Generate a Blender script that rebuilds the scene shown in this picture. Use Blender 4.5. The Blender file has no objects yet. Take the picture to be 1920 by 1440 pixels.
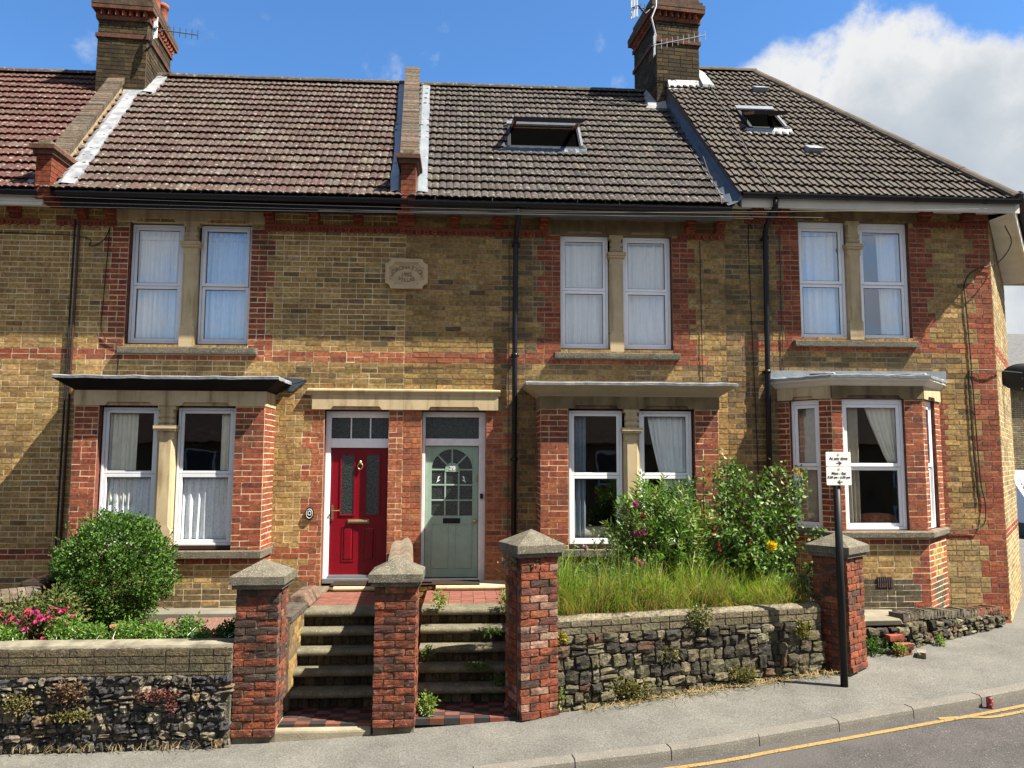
import bpy, math, random
from math import sin, cos, tan, pi, radians, sqrt
from mathutils import Vector, Matrix, noise as mnoise
random.seed(7)
RND = random.random
def U(a, b): return a + (b - a) * RND()

# ------------------------------------------------------------------ scene, camera, light
S = bpy.context.scene
COL = S.collection
S.view_settings.view_transform = 'Standard'
S.view_settings.look = 'None'
S.view_settings.exposure = 1.72
S.view_settings.gamma = 1.0

# world: eye level is Z = 0, the house fronts stand on the plane Y = 0, X runs along the terrace
cam_d = bpy.data.cameras.new('camera'); cam = bpy.data.objects.new('camera', cam_d); COL.objects.link(cam)
cam_d.sensor_fit = 'HORIZONTAL'; cam_d.sensor_width = 36.0; cam_d.lens = 1447.0 / 1920.0 * 36.0
cam_d.clip_start = 0.1; cam_d.clip_end = 2000.0
YAW, PIT, ROL = radians(3.5), radians(5.6), radians(0.18)
_f = Vector((sin(YAW) * cos(PIT), cos(YAW) * cos(PIT), sin(PIT)))
_r = Vector((cos(YAW), -sin(YAW), 0)); _u = _r.cross(_f)
_r, _u = _r * cos(ROL) + _u * sin(ROL), _u * cos(ROL) - _r * sin(ROL)
cam.matrix_world = Matrix(((_r.x, _u.x, -_f.x, 0), (_r.y, _u.y, -_f.y, -10.9), (_r.z, _u.z, -_f.z, 0), (0, 0, 0, 1)))
S.camera = cam

SUN_EL, SUN_DELTA = radians(53.6), radians(68.0)     # delta: angle from the facade normal towards +X
SUN_DIR = Vector((sin(SUN_DELTA) * cos(SUN_EL), -cos(SUN_DELTA) * cos(SUN_EL), sin(SUN_EL)))
sl = bpy.data.lights.new('sun', 'SUN'); sun = bpy.data.objects.new('sun', sl); COL.objects.link(sun)
sl.energy = 5.0; sl.angle = radians(0.5); sl.color = (1.0, 0.92, 0.78)
sun.rotation_euler = SUN_DIR.to_track_quat('Z', 'Y').to_euler()
sun.location = SUN_DIR * 60

def nn(nt, typ, **kw):
    n = nt.nodes.new(typ)
    for k, v in kw.items():
        if k.startswith('i_'):
            key = k[2:]
            n.inputs[int(key) if key.isdigit() else key.replace('_', ' ')].default_value = v
        else: setattr(n, k, v)
    return n
def math_n(nt, op, a, b=None, clamp=False):
    n = nt.nodes.new('ShaderNodeMath'); n.operation = op; n.use_clamp = clamp
    for i, v in enumerate((a, b)):
        if v is None: continue
        if isinstance(v, (int, float)): n.inputs[i].default_value = v
        else: nt.links.new(v, n.inputs[i])
    return n.outputs[0]
def ramp_n(nt, fac, stops, interp='LINEAR'):
    n = nt.nodes.new('ShaderNodeValToRGB'); cr = n.color_ramp; cr.interpolation = interp
    while len(cr.elements) < len(stops): cr.elements.new(0.5)
    for e, (p, c) in zip(cr.elements, stops):
        e.position = p
        e.color = (c, c, c, 1) if isinstance(c, (int, float)) else (*c, 1)
    nt.links.new(fac, n.inputs[0]); return n.outputs[0]
def mix_n(nt, fac, a, b, typ='MIX'):
    n = nt.nodes.new('ShaderNodeMix'); n.data_type = 'RGBA'; n.blend_type = typ
    for sock, v in ((n.inputs[0], fac), (n.inputs[6], a), (n.inputs[7], b)):
        if isinstance(v, (int, float)): sock.default_value = v
        elif isinstance(v, tuple): sock.default_value = (*v, 1)
        else: nt.links.new(v, sock)
    return n.outputs[2]

def build_world():
    w = bpy.data.worlds.new('World'); S.world = w; w.use_nodes = True
    nt = w.node_tree; nt.nodes.clear()
    out = nn(nt, 'ShaderNodeOutputWorld'); bg = nn(nt, 'ShaderNodeBackground'); bg.inputs[1].default_value = 0.05
    sky = nn(nt, 'ShaderNodeTexSky'); sky.sky_type = 'NISHITA'; sky.sun_disc = False
    sky.sun_elevation = SUN_EL; sky.sun_rotation = math.atan2(SUN_DIR.x, SUN_DIR.y)
    sky.altitude = 0; sky.air_density = 1.0; sky.dust_density = 0.3; sky.ozone_density = 2.2
    tc = nn(nt, 'ShaderNodeTexCoord'); d = tc.outputs['Generated']
    nz = nn(nt, 'ShaderNodeTexNoise', i_Scale=11.0, i_Detail=10.0, i_Roughness=0.62); nt.links.new(d, nz.inputs['Vector'])
    nz2 = nn(nt, 'ShaderNodeTexNoise', i_Scale=3.2, i_Detail=6.0, i_Roughness=0.55); nt.links.new(d, nz2.inputs['Vector'])
    # a heap of cumulus: lobes given by direction and angular radius
    lobes = [((0.379, 0.823, 0.424), .056), ((0.450, 0.792, 0.414), .084), ((0.523, 0.767, 0.371), .088), ((0.574, 0.741, 0.349), .084), ((0.505, 0.812, 0.294), .165),
             ((0.338, 0.837, 0.43), .028), ((0.437, 0.817, 0.376), .088), ((0.66, 0.69, 0.25), .2), ((0.86, 0.45, 0.22), .25)]
    acc = None
    for c, r in lobes:
        v = Vector(c).normalized()
        vm = nt.nodes.new('ShaderNodeVectorMath'); vm.operation = 'DISTANCE'
        nt.links.new(d, vm.inputs[0]); vm.inputs[1].default_value = v
        s = math_n(nt, 'SUBTRACT', r, vm.outputs['Value'])
        acc = s if acc is None else math_n(nt, 'SMOOTH_MAX', acc, s)
        if acc is not s: acc.node.inputs[2].default_value = 0.03
    nsum = math_n(nt, 'MULTIPLY', math_n(nt, 'SUBTRACT', nz.outputs[0], 0.5), 0.13)
    edge = math_n(nt, 'ADD', acc, nsum)
    mask = ramp_n(nt, math_n(nt, 'ADD', math_n(nt, 'MULTIPLY', edge, 12.0), 0.3), [(0.22, 0.0), (0.62, 1.0)], 'EASE')
    # thin scattered wisps in the rest of the sky
    nz3 = nn(nt, 'ShaderNodeTexNoise', i_Scale=9.0, i_Detail=7.0, i_Roughness=0.6)
    mp = nn(nt, 'ShaderNodeMapping'); mp.inputs['Location'].default_value = (3.1, 1.7, 0.4); nt.links.new(d, mp.inputs[0]); nt.links.new(mp.outputs[0], nz3.inputs['Vector'])
    wisp = ramp_n(nt, nz3.outputs[0], [(0.60, 0.0), (0.76, 0.45)], 'EASE')
    # broken cumulus over the half of the sky the houses face
    sx = nn(nt, 'ShaderNodeSeparateXYZ'); nt.links.new(d, sx.inputs[0])
    nz4 = nn(nt, 'ShaderNodeTexNoise', i_Scale=2.6, i_Detail=8.0, i_Roughness=0.6); nt.links.new(mp.outputs[0], nz4.inputs['Vector'])
    south = math_n(nt, 'MULTIPLY', ramp_n(nt, nz4.outputs[0], [(0.35, 0.0), (0.50, 0.92)], 'EASE'), ramp_n(nt, math_n(nt, 'MULTIPLY', sx.outputs['Y'], -1.0), [(0.0, 0.0), (0.25, 1.0)]))
    mask2 = math_n(nt, 'MAXIMUM', mask, wisp)
    # cloud body: white crowns, blue-grey bellies
    body = math_n(nt, 'ADD', math_n(nt, 'MULTIPLY', edge, 3.0), math_n(nt, 'MULTIPLY', nz2.outputs[0], 0.95))
    ccol = ramp_n(nt, body, [(0.30, (5.7, 5.65, 5.55)), (0.50, (5.2, 5.25, 5.3)), (0.64, (3.7, 4.05, 4.35)), (0.82, (2.9, 3.3, 3.75)), (1.0, (3.9, 4.15, 4.4))])
    skyc = mix_n(nt, 1.0, sky.outputs[0], (0.65, 1.03, 1.36), 'MULTIPLY')
    col = mix_n(nt, mask2, skyc, ccol)
    col = mix_n(nt, south, col, mix_n(nt, ramp_n(nt, nz2.outputs[0], [(0.4, 0.0), (0.62, 1.0)]), (5.3, 5.35, 5.4), (3.5, 3.65, 3.85)))
    nt.links.new(col, bg.inputs[0]); nt.links.new(bg.outputs[0], out.inputs[0])
build_world()

# ------------------------------------------------------------------ materials
def base_mat(name, rough=0.85, spec=0.3):
    m = bpy.data.materials.new(name); m.use_nodes = True; nt = m.node_tree; nt.nodes.clear()
    out = nn(nt, 'ShaderNodeOutputMaterial'); b = nn(nt, 'ShaderNodeBsdfPrincipled')
    b.inputs['Roughness'].default_value = rough; b.inputs['Specular IOR Level'].default_value = spec
    nt.links.new(b.outputs[0], out.inputs[0])
    return m, nt, b
def coords(nt): return nn(nt, 'ShaderNodeTexCoord').outputs['Object']
def tex_noise(nt, vec, scale, detail=4.0, rough=0.6):
    n = nn(nt, 'ShaderNodeTexNoise', i_Scale=scale, i_Detail=detail, i_Roughness=rough); nt.links.new(vec, n.inputs['Vector']); return n.outputs[0]
def bump(nt, b, h, dist, strength=1.0):
    n = nn(nt, 'ShaderNodeBump'); n.inputs['Distance'].default_value = dist; n.inputs['Strength'].default_value = strength
    nt.links.new(h, n.inputs['Height']); nt.links.new(n.outputs[0], b.inputs['Normal'])
KREF = 0.71
def kref(name, c):
    k = 1.0 if any(w in name for w in ('upvc', 'white_enamel', 'white_painted', 'white_fascia', 'net_', 'lace_', 'curtain', 'sign', 'white_car')) else KREF
    return tuple(x * k for x in c)
def mottled(name, c0, c1, scale=6.0, rough=0.85, bscale=80.0, bdist=0.002, spec=0.3, speck=None, metallic=0.0, streak=None):
    """two-tone noise colour, optional fine specks, optional vertical streaks (stains on stone, painted fold shade on curtain cloth)"""
    c0, c1 = kref(name, c0), kref(name, c1)
    if speck: speck = (*speck[:3], kref(name, speck[3]))
    if streak: streak = kref(name, streak)
    m, nt, b = base_mat(name, rough, spec); v = coords(nt)
    col = mix_n(nt, ramp_n(nt, tex_noise(nt, v, scale, 6), [(0.32, 0.0), (0.68, 1.0)]), c0, c1)
    if speck:
        sc, lo, hi, cs = speck
        col = mix_n(nt, ramp_n(nt, tex_noise(nt, v, sc, 2, 0.5), [(lo, 0.0), (hi, 1.0)]), col, cs)
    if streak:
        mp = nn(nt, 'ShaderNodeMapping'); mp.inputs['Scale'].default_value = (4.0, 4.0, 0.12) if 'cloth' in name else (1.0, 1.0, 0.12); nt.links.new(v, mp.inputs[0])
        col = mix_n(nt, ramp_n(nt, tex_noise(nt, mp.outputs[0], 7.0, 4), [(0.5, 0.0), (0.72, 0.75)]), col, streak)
    nt.links.new(col, b.inputs['Base Color']); b.inputs['Metallic'].default_value = metallic
    if bdist: bump(nt, b, tex_noise(nt, v, bscale, 3), bdist)
    return m
def tinted(name, rough=0.9, lo=0.7, hi=1.25, scale=22.0, bscale=90.0, bdist=0.003, spots=None, soot=None, spec=0.2):
    """colour carried by each brick / stone / tile (attribute 'tint') and roughened by noise"""
    m, nt, b = base_mat(name, rough, spec); v = coords(nt)
    at = nn(nt, 'ShaderNodeAttribute'); at.attribute_name = 'tint'
    kb_ = KREF * (1.08 if name == 'old_brick' else 1.12 if 'roof_tile' in name else 1.0)
    k = ramp_n(nt, tex_noise(nt, v, scale, 5, 0.65), [(0.3, lo), (0.7, hi)])
    col = mix_n(nt, 1.0, mix_n(nt, 1.0, at.outputs['Color'], (kb_, kb_, kb_), 'MULTIPLY'), k, 'MULTIPLY')
    if soot:
        sc, a, c, cs, amt = soot
        col = mix_n(nt, ramp_n(nt, tex_noise(nt, v, sc, 5, 0.6), [(a, 0.0), (c, amt)]), col, kref(name, cs))
    if spots:
        sc, a, c, cs = spots
        col = mix_n(nt, ramp_n(nt, tex_noise(nt, v, sc, 3, 0.55), [(a, 0.0), (c, 0.9)]), col, kref(name, cs))
    nt.links.new(col, b.inputs['Base Color'])
    bump(nt, b, tex_noise(nt, v, bscale, 4, 0.6), bdist)
    return m
def plain(name, c, rough=0.5, spec=0.5, metallic=0.0, var=0.12, bdist=0.0006):
    m, nt, b = base_mat(name, rough, spec); v = coords(nt)
    k = ramp_n(nt, tex_noise(nt, v, 9.0, 5), [(0.3, 1.0 - var), (0.7, 1.0 + var)])
    nt.links.new(mix_n(nt, 1.0, kref(name, c), k, 'MULTIPLY'), b.inputs['Base Color']); b.inputs['Metallic'].default_value = metallic
    if bdist: bump(nt, b, tex_noise(nt, v, 25.0, 3), bdist)
    return m
def glass(name, refl=1.0, tint=(0.95, 0.965, 0.96), wav=0.0015):
    m = bpy.data.materials.new(name); m.use_nodes = True; nt = m.node_tree; nt.nodes.clear()
    out = nn(nt, 'ShaderNodeOutputMaterial'); tr = nn(nt, 'ShaderNodeBsdfTransparent'); gl = nn(nt, 'ShaderNodeBsdfGlossy')
    tr.inputs[0].default_value = (*tint, 1); gl.inputs['Roughness'].default_value = 0.015
    lw = nn(nt, 'ShaderNodeLayerWeight'); lw.inputs[0].default_value = 0.5      # the same reflectance from both faces of the pane
    fac = math_n(nt, 'ADD', math_n(nt, 'MULTIPLY', math_n(nt, 'POWER', lw.outputs['Facing'], 4.0), 0.7), 0.105 * refl, True)
    mx = nn(nt, 'ShaderNodeMixShader'); nt.links.new(fac, mx.inputs[0]); nt.links.new(tr.outputs[0], mx.inputs[1]); nt.links.new(gl.outputs[0], mx.inputs[2])
    bp = nn(nt, 'ShaderNodeBump'); bp.inputs['Distance'].default_value = wav
    nt.links.new(tex_noise(nt, coords(nt), 1.6, 2), bp.inputs['Height']); nt.links.new(bp.outputs[0], gl.inputs['Normal'])
    nt.links.new(mx.outputs[0], out.inputs[0]); return m
def leafmat(name, trans=0.3, rough=0.5):
    m = bpy.data.materials.new(name); m.use_nodes = True; nt = m.node_tree; nt.nodes.clear()
    out = nn(nt, 'ShaderNodeOutputMaterial'); b = nn(nt, 'ShaderNodeBsdfPrincipled'); t = nn(nt, 'ShaderNodeBsdfTranslucent')
    b.inputs['Roughness'].default_value = rough; b.inputs['Specular IOR Level'].default_value = 0.28
    at = nn(nt, 'ShaderNodeAttribute'); at.attribute_name = 'tint'
    nt.links.new(mix_n(nt, 1.0, at.outputs['Color'], (.8, .8, .8), 'MULTIPLY'), b.inputs['Base Color'])
    nt.links.new(mix_n(nt, 1.0, at.outputs['Color'], (1.0, 1.2, 0.45), 'MULTIPLY'), t.inputs[0])
    mx = nn(nt, 'ShaderNodeMixShader'); mx.inputs[0].default_value = trans
    nt.links.new(b.outputs[0], mx.inputs[1]); nt.links.new(t.outputs[0], mx.inputs[2]); nt.links.new(mx.outputs[0], out.inputs[0]); return m
def ground_mat(name, c0, c1, sp, bdist, patch=None):
    c0, c1, sp = kref(name, c0), kref(name, c1), kref(name, sp)
    if patch: patch = kref(name, patch)
    m, nt, b = base_mat(name, 0.92, 0.2); v = coords(nt)
    col = mix_n(nt, ramp_n(nt, tex_noise(nt, v, 0.9, 6), [(0.3, 0.0), (0.7, 1.0)]), c0, c1)
    g = tex_noise(nt, v, 55.0, 3, 0.7)
    col = mix_n(nt, 1.0, col, ramp_n(nt, tex_noise(nt, v, 2.7, 5, 0.65), [(0.3, 0.84), (0.7, 1.14)]), 'MULTIPLY')
    col = mix_n(nt, 1.0, col, ramp_n(nt, g, [(0.3, 0.62), (0.7, 1.4)]), 'MULTIPLY')
    vo = nn(nt, 'ShaderNodeTexVoronoi', i_Scale=48.0); nt.links.new(v, vo.inputs['Vector'])
    s = math_n(nt, 'MULTIPLY', ramp_n(nt, vo.outputs['Distance'], [(0.12, 1.0), (0.3, 0.0)]), ramp_n(nt, tex_noise(nt, v, 18.0, 2), [(0.5, 0.0), (0.62, 1.0)]))
    col = mix_n(nt, s, col, sp)
    if patch: col = mix_n(nt, ramp_n(nt, tex_noise(nt, v, 0.55, 3), [(0.52, 0.0), (0.6, 0.6)]), col, patch)
    nt.links.new(col, b.inputs['Base Color']); bump(nt, b, g, bdist); return m

M = {}
M['brick'] = tinted('old_brick', 0.93, 0.42, 1.45, 21.0, 110.0, 0.005, soot=(1.5, 0.50, 0.74, (0.085, 0.062, 0.038), 0.62), spots=(38.0, 0.66, 0.72, (0.06, 0.042, 0.026)))
M['brick_worn'] = tinted('worn_brick', 0.95, 0.5, 1.35, 26.0, 60.0, 0.009, soot=(6.0, 0.47, 0.66, (0.042, 0.032, 0.027), 0.88), spots=(21.0, 0.66, 0.71, (0.30, 0.23, 0.17)))
M['brick_dark'] = tinted('chimney_brick', 0.95, 0.6, 1.3, 22.0, 90.0, 0.005, soot=(3.2, 0.48, 0.68, (0.025, 0.022, 0.016), 0.75))
M['mortar'] = mottled('mortar', (0.82, 0.70, 0.47), (0.56, 0.46, 0.29), 5.0, 0.95, 120, 0.003, 0.1)
def sooty_mortar(name, c0, c1, amt):
    m, nt, b = base_mat(name, 0.95, 0.1); v = coords(nt)
    col = mix_n(nt, ramp_n(nt, tex_noise(nt, v, 5.0, 6), [(0.32, 0.0), (0.68, 1.0)]), kref(name, c0), kref(name, c1))
    col = mix_n(nt, ramp_n(nt, tex_noise(nt, v, 1.5, 5, 0.6), [(0.44, 0.0), (0.70, amt)]), col, kref(name, (.13, .10, .062)))
    nt.links.new(col, b.inputs['Base Color']); bump(nt, b, tex_noise(nt, v, 120.0, 3), 0.003); return m
M['mortar'] = sooty_mortar('mortar', (0.98, 0.84, 0.57), (0.66, 0.55, 0.35), 0.6)
M['mortar_grimy'] = sooty_mortar('grimy_mortar', (0.50, 0.42, 0.28), (0.28, 0.23, 0.15), 0.9)
M['mortar_stack'] = mottled('stack_mortar', (0.26, 0.22, 0.15), (0.13, 0.11, 0.075), 7.0, 0.95, 120, 0.003, 0.1)
M['rubble_mortar'] = mottled('rubble_mortar', (0.20, 0.175, 0.13), (0.055, 0.05, 0.042), 9.0, 0.95, 45, 0.02, 0.1, speck=(28.0, 0.58, 0.66, (0.34, 0.31, 0.24)))
M['mortar_dark'] = mottled('sooty_mortar', (0.24, 0.205, 0.15), (0.12, 0.10, 0.075), 7.0, 0.95, 120, 0.003, 0.1)
M['rock'] = tinted('flint_rubble', 0.75, 0.35, 1.7, 30.0, 40.0, 0.016, spots=(24.0, 0.62, 0.70, (0.34, 0.30, 0.23)), spec=0.35)
M['rock_mossy'] = tinted('mossy_rubble', 0.9, 0.45, 1.5, 26.0, 45.0, 0.014, spots=(15.0, 0.62, 0.72, (0.17, 0.15, 0.04)))
M['stone'] = mottled('bath_stone', (0.66, 0.53, 0.33), (0.54, 0.42, 0.25), 4.0, 0.9, 140, 0.002, 0.2, streak=(0.24, 0.165, 0.085))
M['stone_dark'] = mottled('sooty_stone', (0.30, 0.225, 0.12), (0.15, 0.11, 0.06), 3.0, 0.92, 140, 0.002, 0.2, streak=(0.05, 0.04, 0.03))
M['plaque'] = mottled('plaque_stone', (0.66, 0.51, 0.31), (0.57, 0.43, 0.26), 8.0, 0.9, 160, 0.0015, 0.2)
M['plaque_letters'] = mottled('carved_letter_stone', (0.36, 0.25, 0.14), (0.28, 0.19, 0.1), 8.0, 0.9, 160, 0.001, 0.2)
M['concrete'] = mottled('gritty_concrete', (0.185, 0.165, 0.125), (0.10, 0.092, 0.072), 9.0, 0.95, 130, 0.006, 0.15, speck=(75.0, 0.56, 0.66, (0.34, 0.31, 0.24)))
M['step_stone'] = mottled('mossy_step_stone', (0.20, 0.18, 0.13), (0.10, 0.095, 0.06), 6.0, 0.95, 130, 0.004, 0.15, speck=(60.0, 0.58, 0.7, (0.33, 0.3, 0.22)))
M['tile'] = tinted('roof_tile', 0.88, 0.72, 1.3, 14.0, 70.0, 0.004, spots=(20.0, 0.60, 0.65, (0.30, 0.27, 0.225)))
M['tile_clean'] = tinted('roof_tile_grey', 0.85, 0.75, 1.25, 10.0, 70.0, 0.003, spots=(11.0, 0.66, 0.72, (0.20, 0.175, 0.14)))
M['lead'] = mottled('lead_sheet', (0.24, 0.28, 0.32), (0.36, 0.39, 0.42), 5.0, 0.5, 14, 0.006, 0.5, metallic=0.35)
M['lead_dark'] = mottled('weathered_lead', (0.055, 0.078, 0.11), (0.10, 0.125, 0.155), 4.0, 0.5, 14, 0.006, 0.5, metallic=0.35)
M['lead_white'] = mottled('whitened_lead', (0.40, 0.41, 0.43), (0.17, 0.19, 0.22), 7.0, 0.6, 12, 0.008, 0.4)
M['upvc'] = plain('white_upvc', (0.78, 0.79, 0.82), 0.35, 0.5, var=0.04)
M['upvc_grey'] = plain('grey_white_upvc', (0.60, 0.62, 0.66), 0.35, 0.5, var=0.05)
M['white_wood'] = plain('white_painted_wood', (0.66, 0.65, 0.66), 0.5, 0.4, var=0.1)
M['cream'] = mottled('cream_painted_timber', (0.50, 0.43, 0.30), (0.42, 0.36, 0.25), 5.0, 0.6, 30, 0.001, 0.4)
M['fascia_white'] = mottled('weathered_white_fascia', (0.60, 0.575, 0.50), (0.50, 0.47, 0.40), 3.0, 0.6, 30, 0.001, 0.4)
M['fascia_black'] = mottled('black_painted_fascia', (0.008, 0.009, 0.011), (0.016, 0.016, 0.017), 4.0, 0.7, 30, 0.001, 0.12)
M['gutter'] = plain('black_gutter_plastic', (0.008, 0.009, 0.014), 0.42, 0.3)
M['timber_grey'] = mottled('weathered_grey_timber', (0.16, 0.14, 0.115), (0.10, 0.09, 0.075), 6.0, 0.9, 40, 0.002, 0.2)
M['brown_frame'] = plain('brown_window_frame', (0.055, 0.022, 0.014), 0.5, 0.4)
M['gasket'] = plain('dark_gasket', (0.02, 0.02, 0.025), 0.6, 0.3)
M['painted_dark'] = plain('painted_loft_dark', (0.002, 0.002, 0.002), 1.0, 0.0, bdist=0)  # flat black standing in for the darkness of the loft
M['glass'] = glass('window_glass'); M['glass_up'] = glass('upper_window_glass', 2.5)
M['obscure'] = mottled('obscure_glass', (0.012, 0.016, 0.017), (0.04, 0.055, 0.05), 38.0, 0.12, 45, 0.012, 0.7)
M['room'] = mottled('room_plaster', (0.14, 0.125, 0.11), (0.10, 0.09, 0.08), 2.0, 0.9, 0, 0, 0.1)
M['red_door'] = plain('red_door_skin', (0.23, 0.003, 0.013), 0.32, 0.4, var=0.06)
M['green_door'] = plain('sage_door_paint', (0.33, 0.47, 0.38), 0.5, 0.4, var=0.08)
M['brass'] = plain('worn_brass', (0.62, 0.48, 0.26), 0.35, 0.5, 0.9)
M['steel'] = plain('galvanised_steel', (0.46, 0.47, 0.49), 0.4, 0.5, 0.6)
M['alu'] = plain('aluminium_capping', (0.36, 0.375, 0.40), 0.35, 0.5, 0.5)
M['dark_alu'] = plain('dark_grey_aluminium', (0.022, 0.024, 0.028), 0.6, 0.25)
M['pine'] = plain('varnished_pine', (0.32, 0.12, 0.035), 0.45, 0.5, var=0.25)
M['white_paint'] = plain('white_enamel', (0.74, 0.75, 0.71), 0.4, 0.5, var=0.05)
M['black_paint'] = plain('black_enamel', (0.008, 0.008, 0.009), 0.5, 0.3)
M['text_black'] = plain('sign_black', (0.03, 0.03, 0.03), 0.5, 0.3)
M['text_pink'] = plain('faded_sign_red', (0.62, 0.30, 0.30), 0.5, 0.3)
M['net'] = mottled('net_curtain_cloth', (0.92, 0.93, 0.94), (0.84, 0.86, 0.88), 12.0, 0.9, 90, 0.001, 0.1, streak=(0.58, 0.63, 0.70))  # streaks paint the shade of gathered folds into the cloth colour
M['lace'] = mottled('lace_curtain_cloth', (0.90, 0.91, 0.94), (0.62, 0.67, 0.74), 34.0, 0.9, 90, 0.002, 0.1, streak=(0.66, 0.71, 0.78))  # fold shade is streaked into the lace colour too
M['cloth_cream'] = mottled('cream_curtain_cloth', (0.84, 0.82, 0.72), (0.72, 0.70, 0.60), 10.0, 0.9, 90, 0.001, 0.1)
M['cloth_buff'] = mottled('buff_curtain_cloth', (0.42, 0.38, 0.31), (0.33, 0.29, 0.23), 10.0, 0.9, 90, 0.001, 0.1)
M['cloth_blue'] = mottled('blue_grey_curtain_cloth', (0.22, 0.27, 0.33), (0.15, 0.19, 0.25), 10.0, 0.9, 90, 0.001, 0.1)
M['cloth_red'] = mottled('red_patterned_cloth', (0.34, 0.05, 0.03), (0.42, 0.26, 0.14), 16.0, 0.9, 90, 0.001, 0.1)
M['pavement'] = ground_mat('pavement_asphalt', (0.175, 0.168, 0.150), (0.130, 0.127, 0.117), (0.28, 0.265, 0.235), 0.006)
M['road'] = ground_mat('road_asphalt', (0.096, 0.090, 0.087), (0.078, 0.073, 0.071), (0.30, 0.28, 0.25), 0.009, patch=(0.112, 0.105, 0.10))
M['kerb'] = mottled('granite_kerb', (0.205, 0.188, 0.16), (0.15, 0.14, 0.122), 3.0, 0.9, 90, 0.004, 0.2, speck=(90.0, 0.55, 0.66, (0.28, 0.265, 0.235)))
M['yellow'] = mottled('worn_yellow_paint', (0.40, 0.265, 0.085), (0.33, 0.215, 0.075), 9.0, 0.8, 90, 0.003, 0.2, speck=(42.0, 0.56, 0.66, (0.12, 0.10, 0.075)))
M['soil'] = mottled('garden_soil', (0.085, 0.06, 0.04), (0.05, 0.036, 0.025), 14.0, 0.95, 30, 0.02, 0.1)
M['gravel'] = mottled('pink_gravel', (0.26, 0.135, 0.10), (0.15, 0.07, 0.052), 55.0, 0.9, 45, 0.02, 0.2, speck=(70.0, 0.56, 0.66, (0.42, 0.33, 0.27)))
M['floor_tile'] = tinted('quarry_tile', 0.7, 0.75, 1.2, 12.0, 60.0, 0.001, spec=0.35)
M['terracotta'] = tinted('terracotta', 0.85, 0.75, 1.2, 16.0, 70.0, 0.003)
M['leaf'] = leafmat('leaf'); M['glossy_leaf'] = leafmat('glossy_leaf', 0.24, 0.46); M['grass'] = leafmat('grass_blade', 0.35, 0.6)
M['petal'] = leafmat('petal', 0.3, 0.6)
M['bark'] = mottled('bark', (0.12, 0.085, 0.05), (0.07, 0.05, 0.03), 20.0, 0.95, 60, 0.004, 0.1)
M['rubber'] = mottled('doormat_rubber', (0.03, 0.022, 0.018), (0.05, 0.035, 0.028), 30.0, 0.95, 120, 0.004, 0.1)
M['can'] = mottled('red_can_print', (0.36, 0.03, 0.04), (0.20, 0.02, 0.03), 26.0, 0.35, 60, 0.001, 0.5, speck=(38.0, 0.62, 0.68, (0.6, 0.5, 0.5)))
M['car_white'] = plain('white_car_paint', (0.72, 0.73, 0.75), 0.2, 0.6, var=0.03)
M['car_dark'] = plain('black_car_trim', (0.012, 0.013, 0.016), 0.4, 0.5)
M['slate'] = mottled('grey_slate', (0.14, 0.14, 0.145), (0.09, 0.09, 0.095), 8.0, 0.8, 20, 0.006, 0.3)
M['cable'] = plain('black_cable', (0.015, 0.014, 0.014), 0.6, 0.3)
M['wire'] = plain('grey_wire', (0.085, 0.082, 0.08), 0.6, 0.3)
M['lamp_glass'] = plain('headlamp_glass', (0.5, 0.52, 0.55), 0.1, 0.8)

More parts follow.
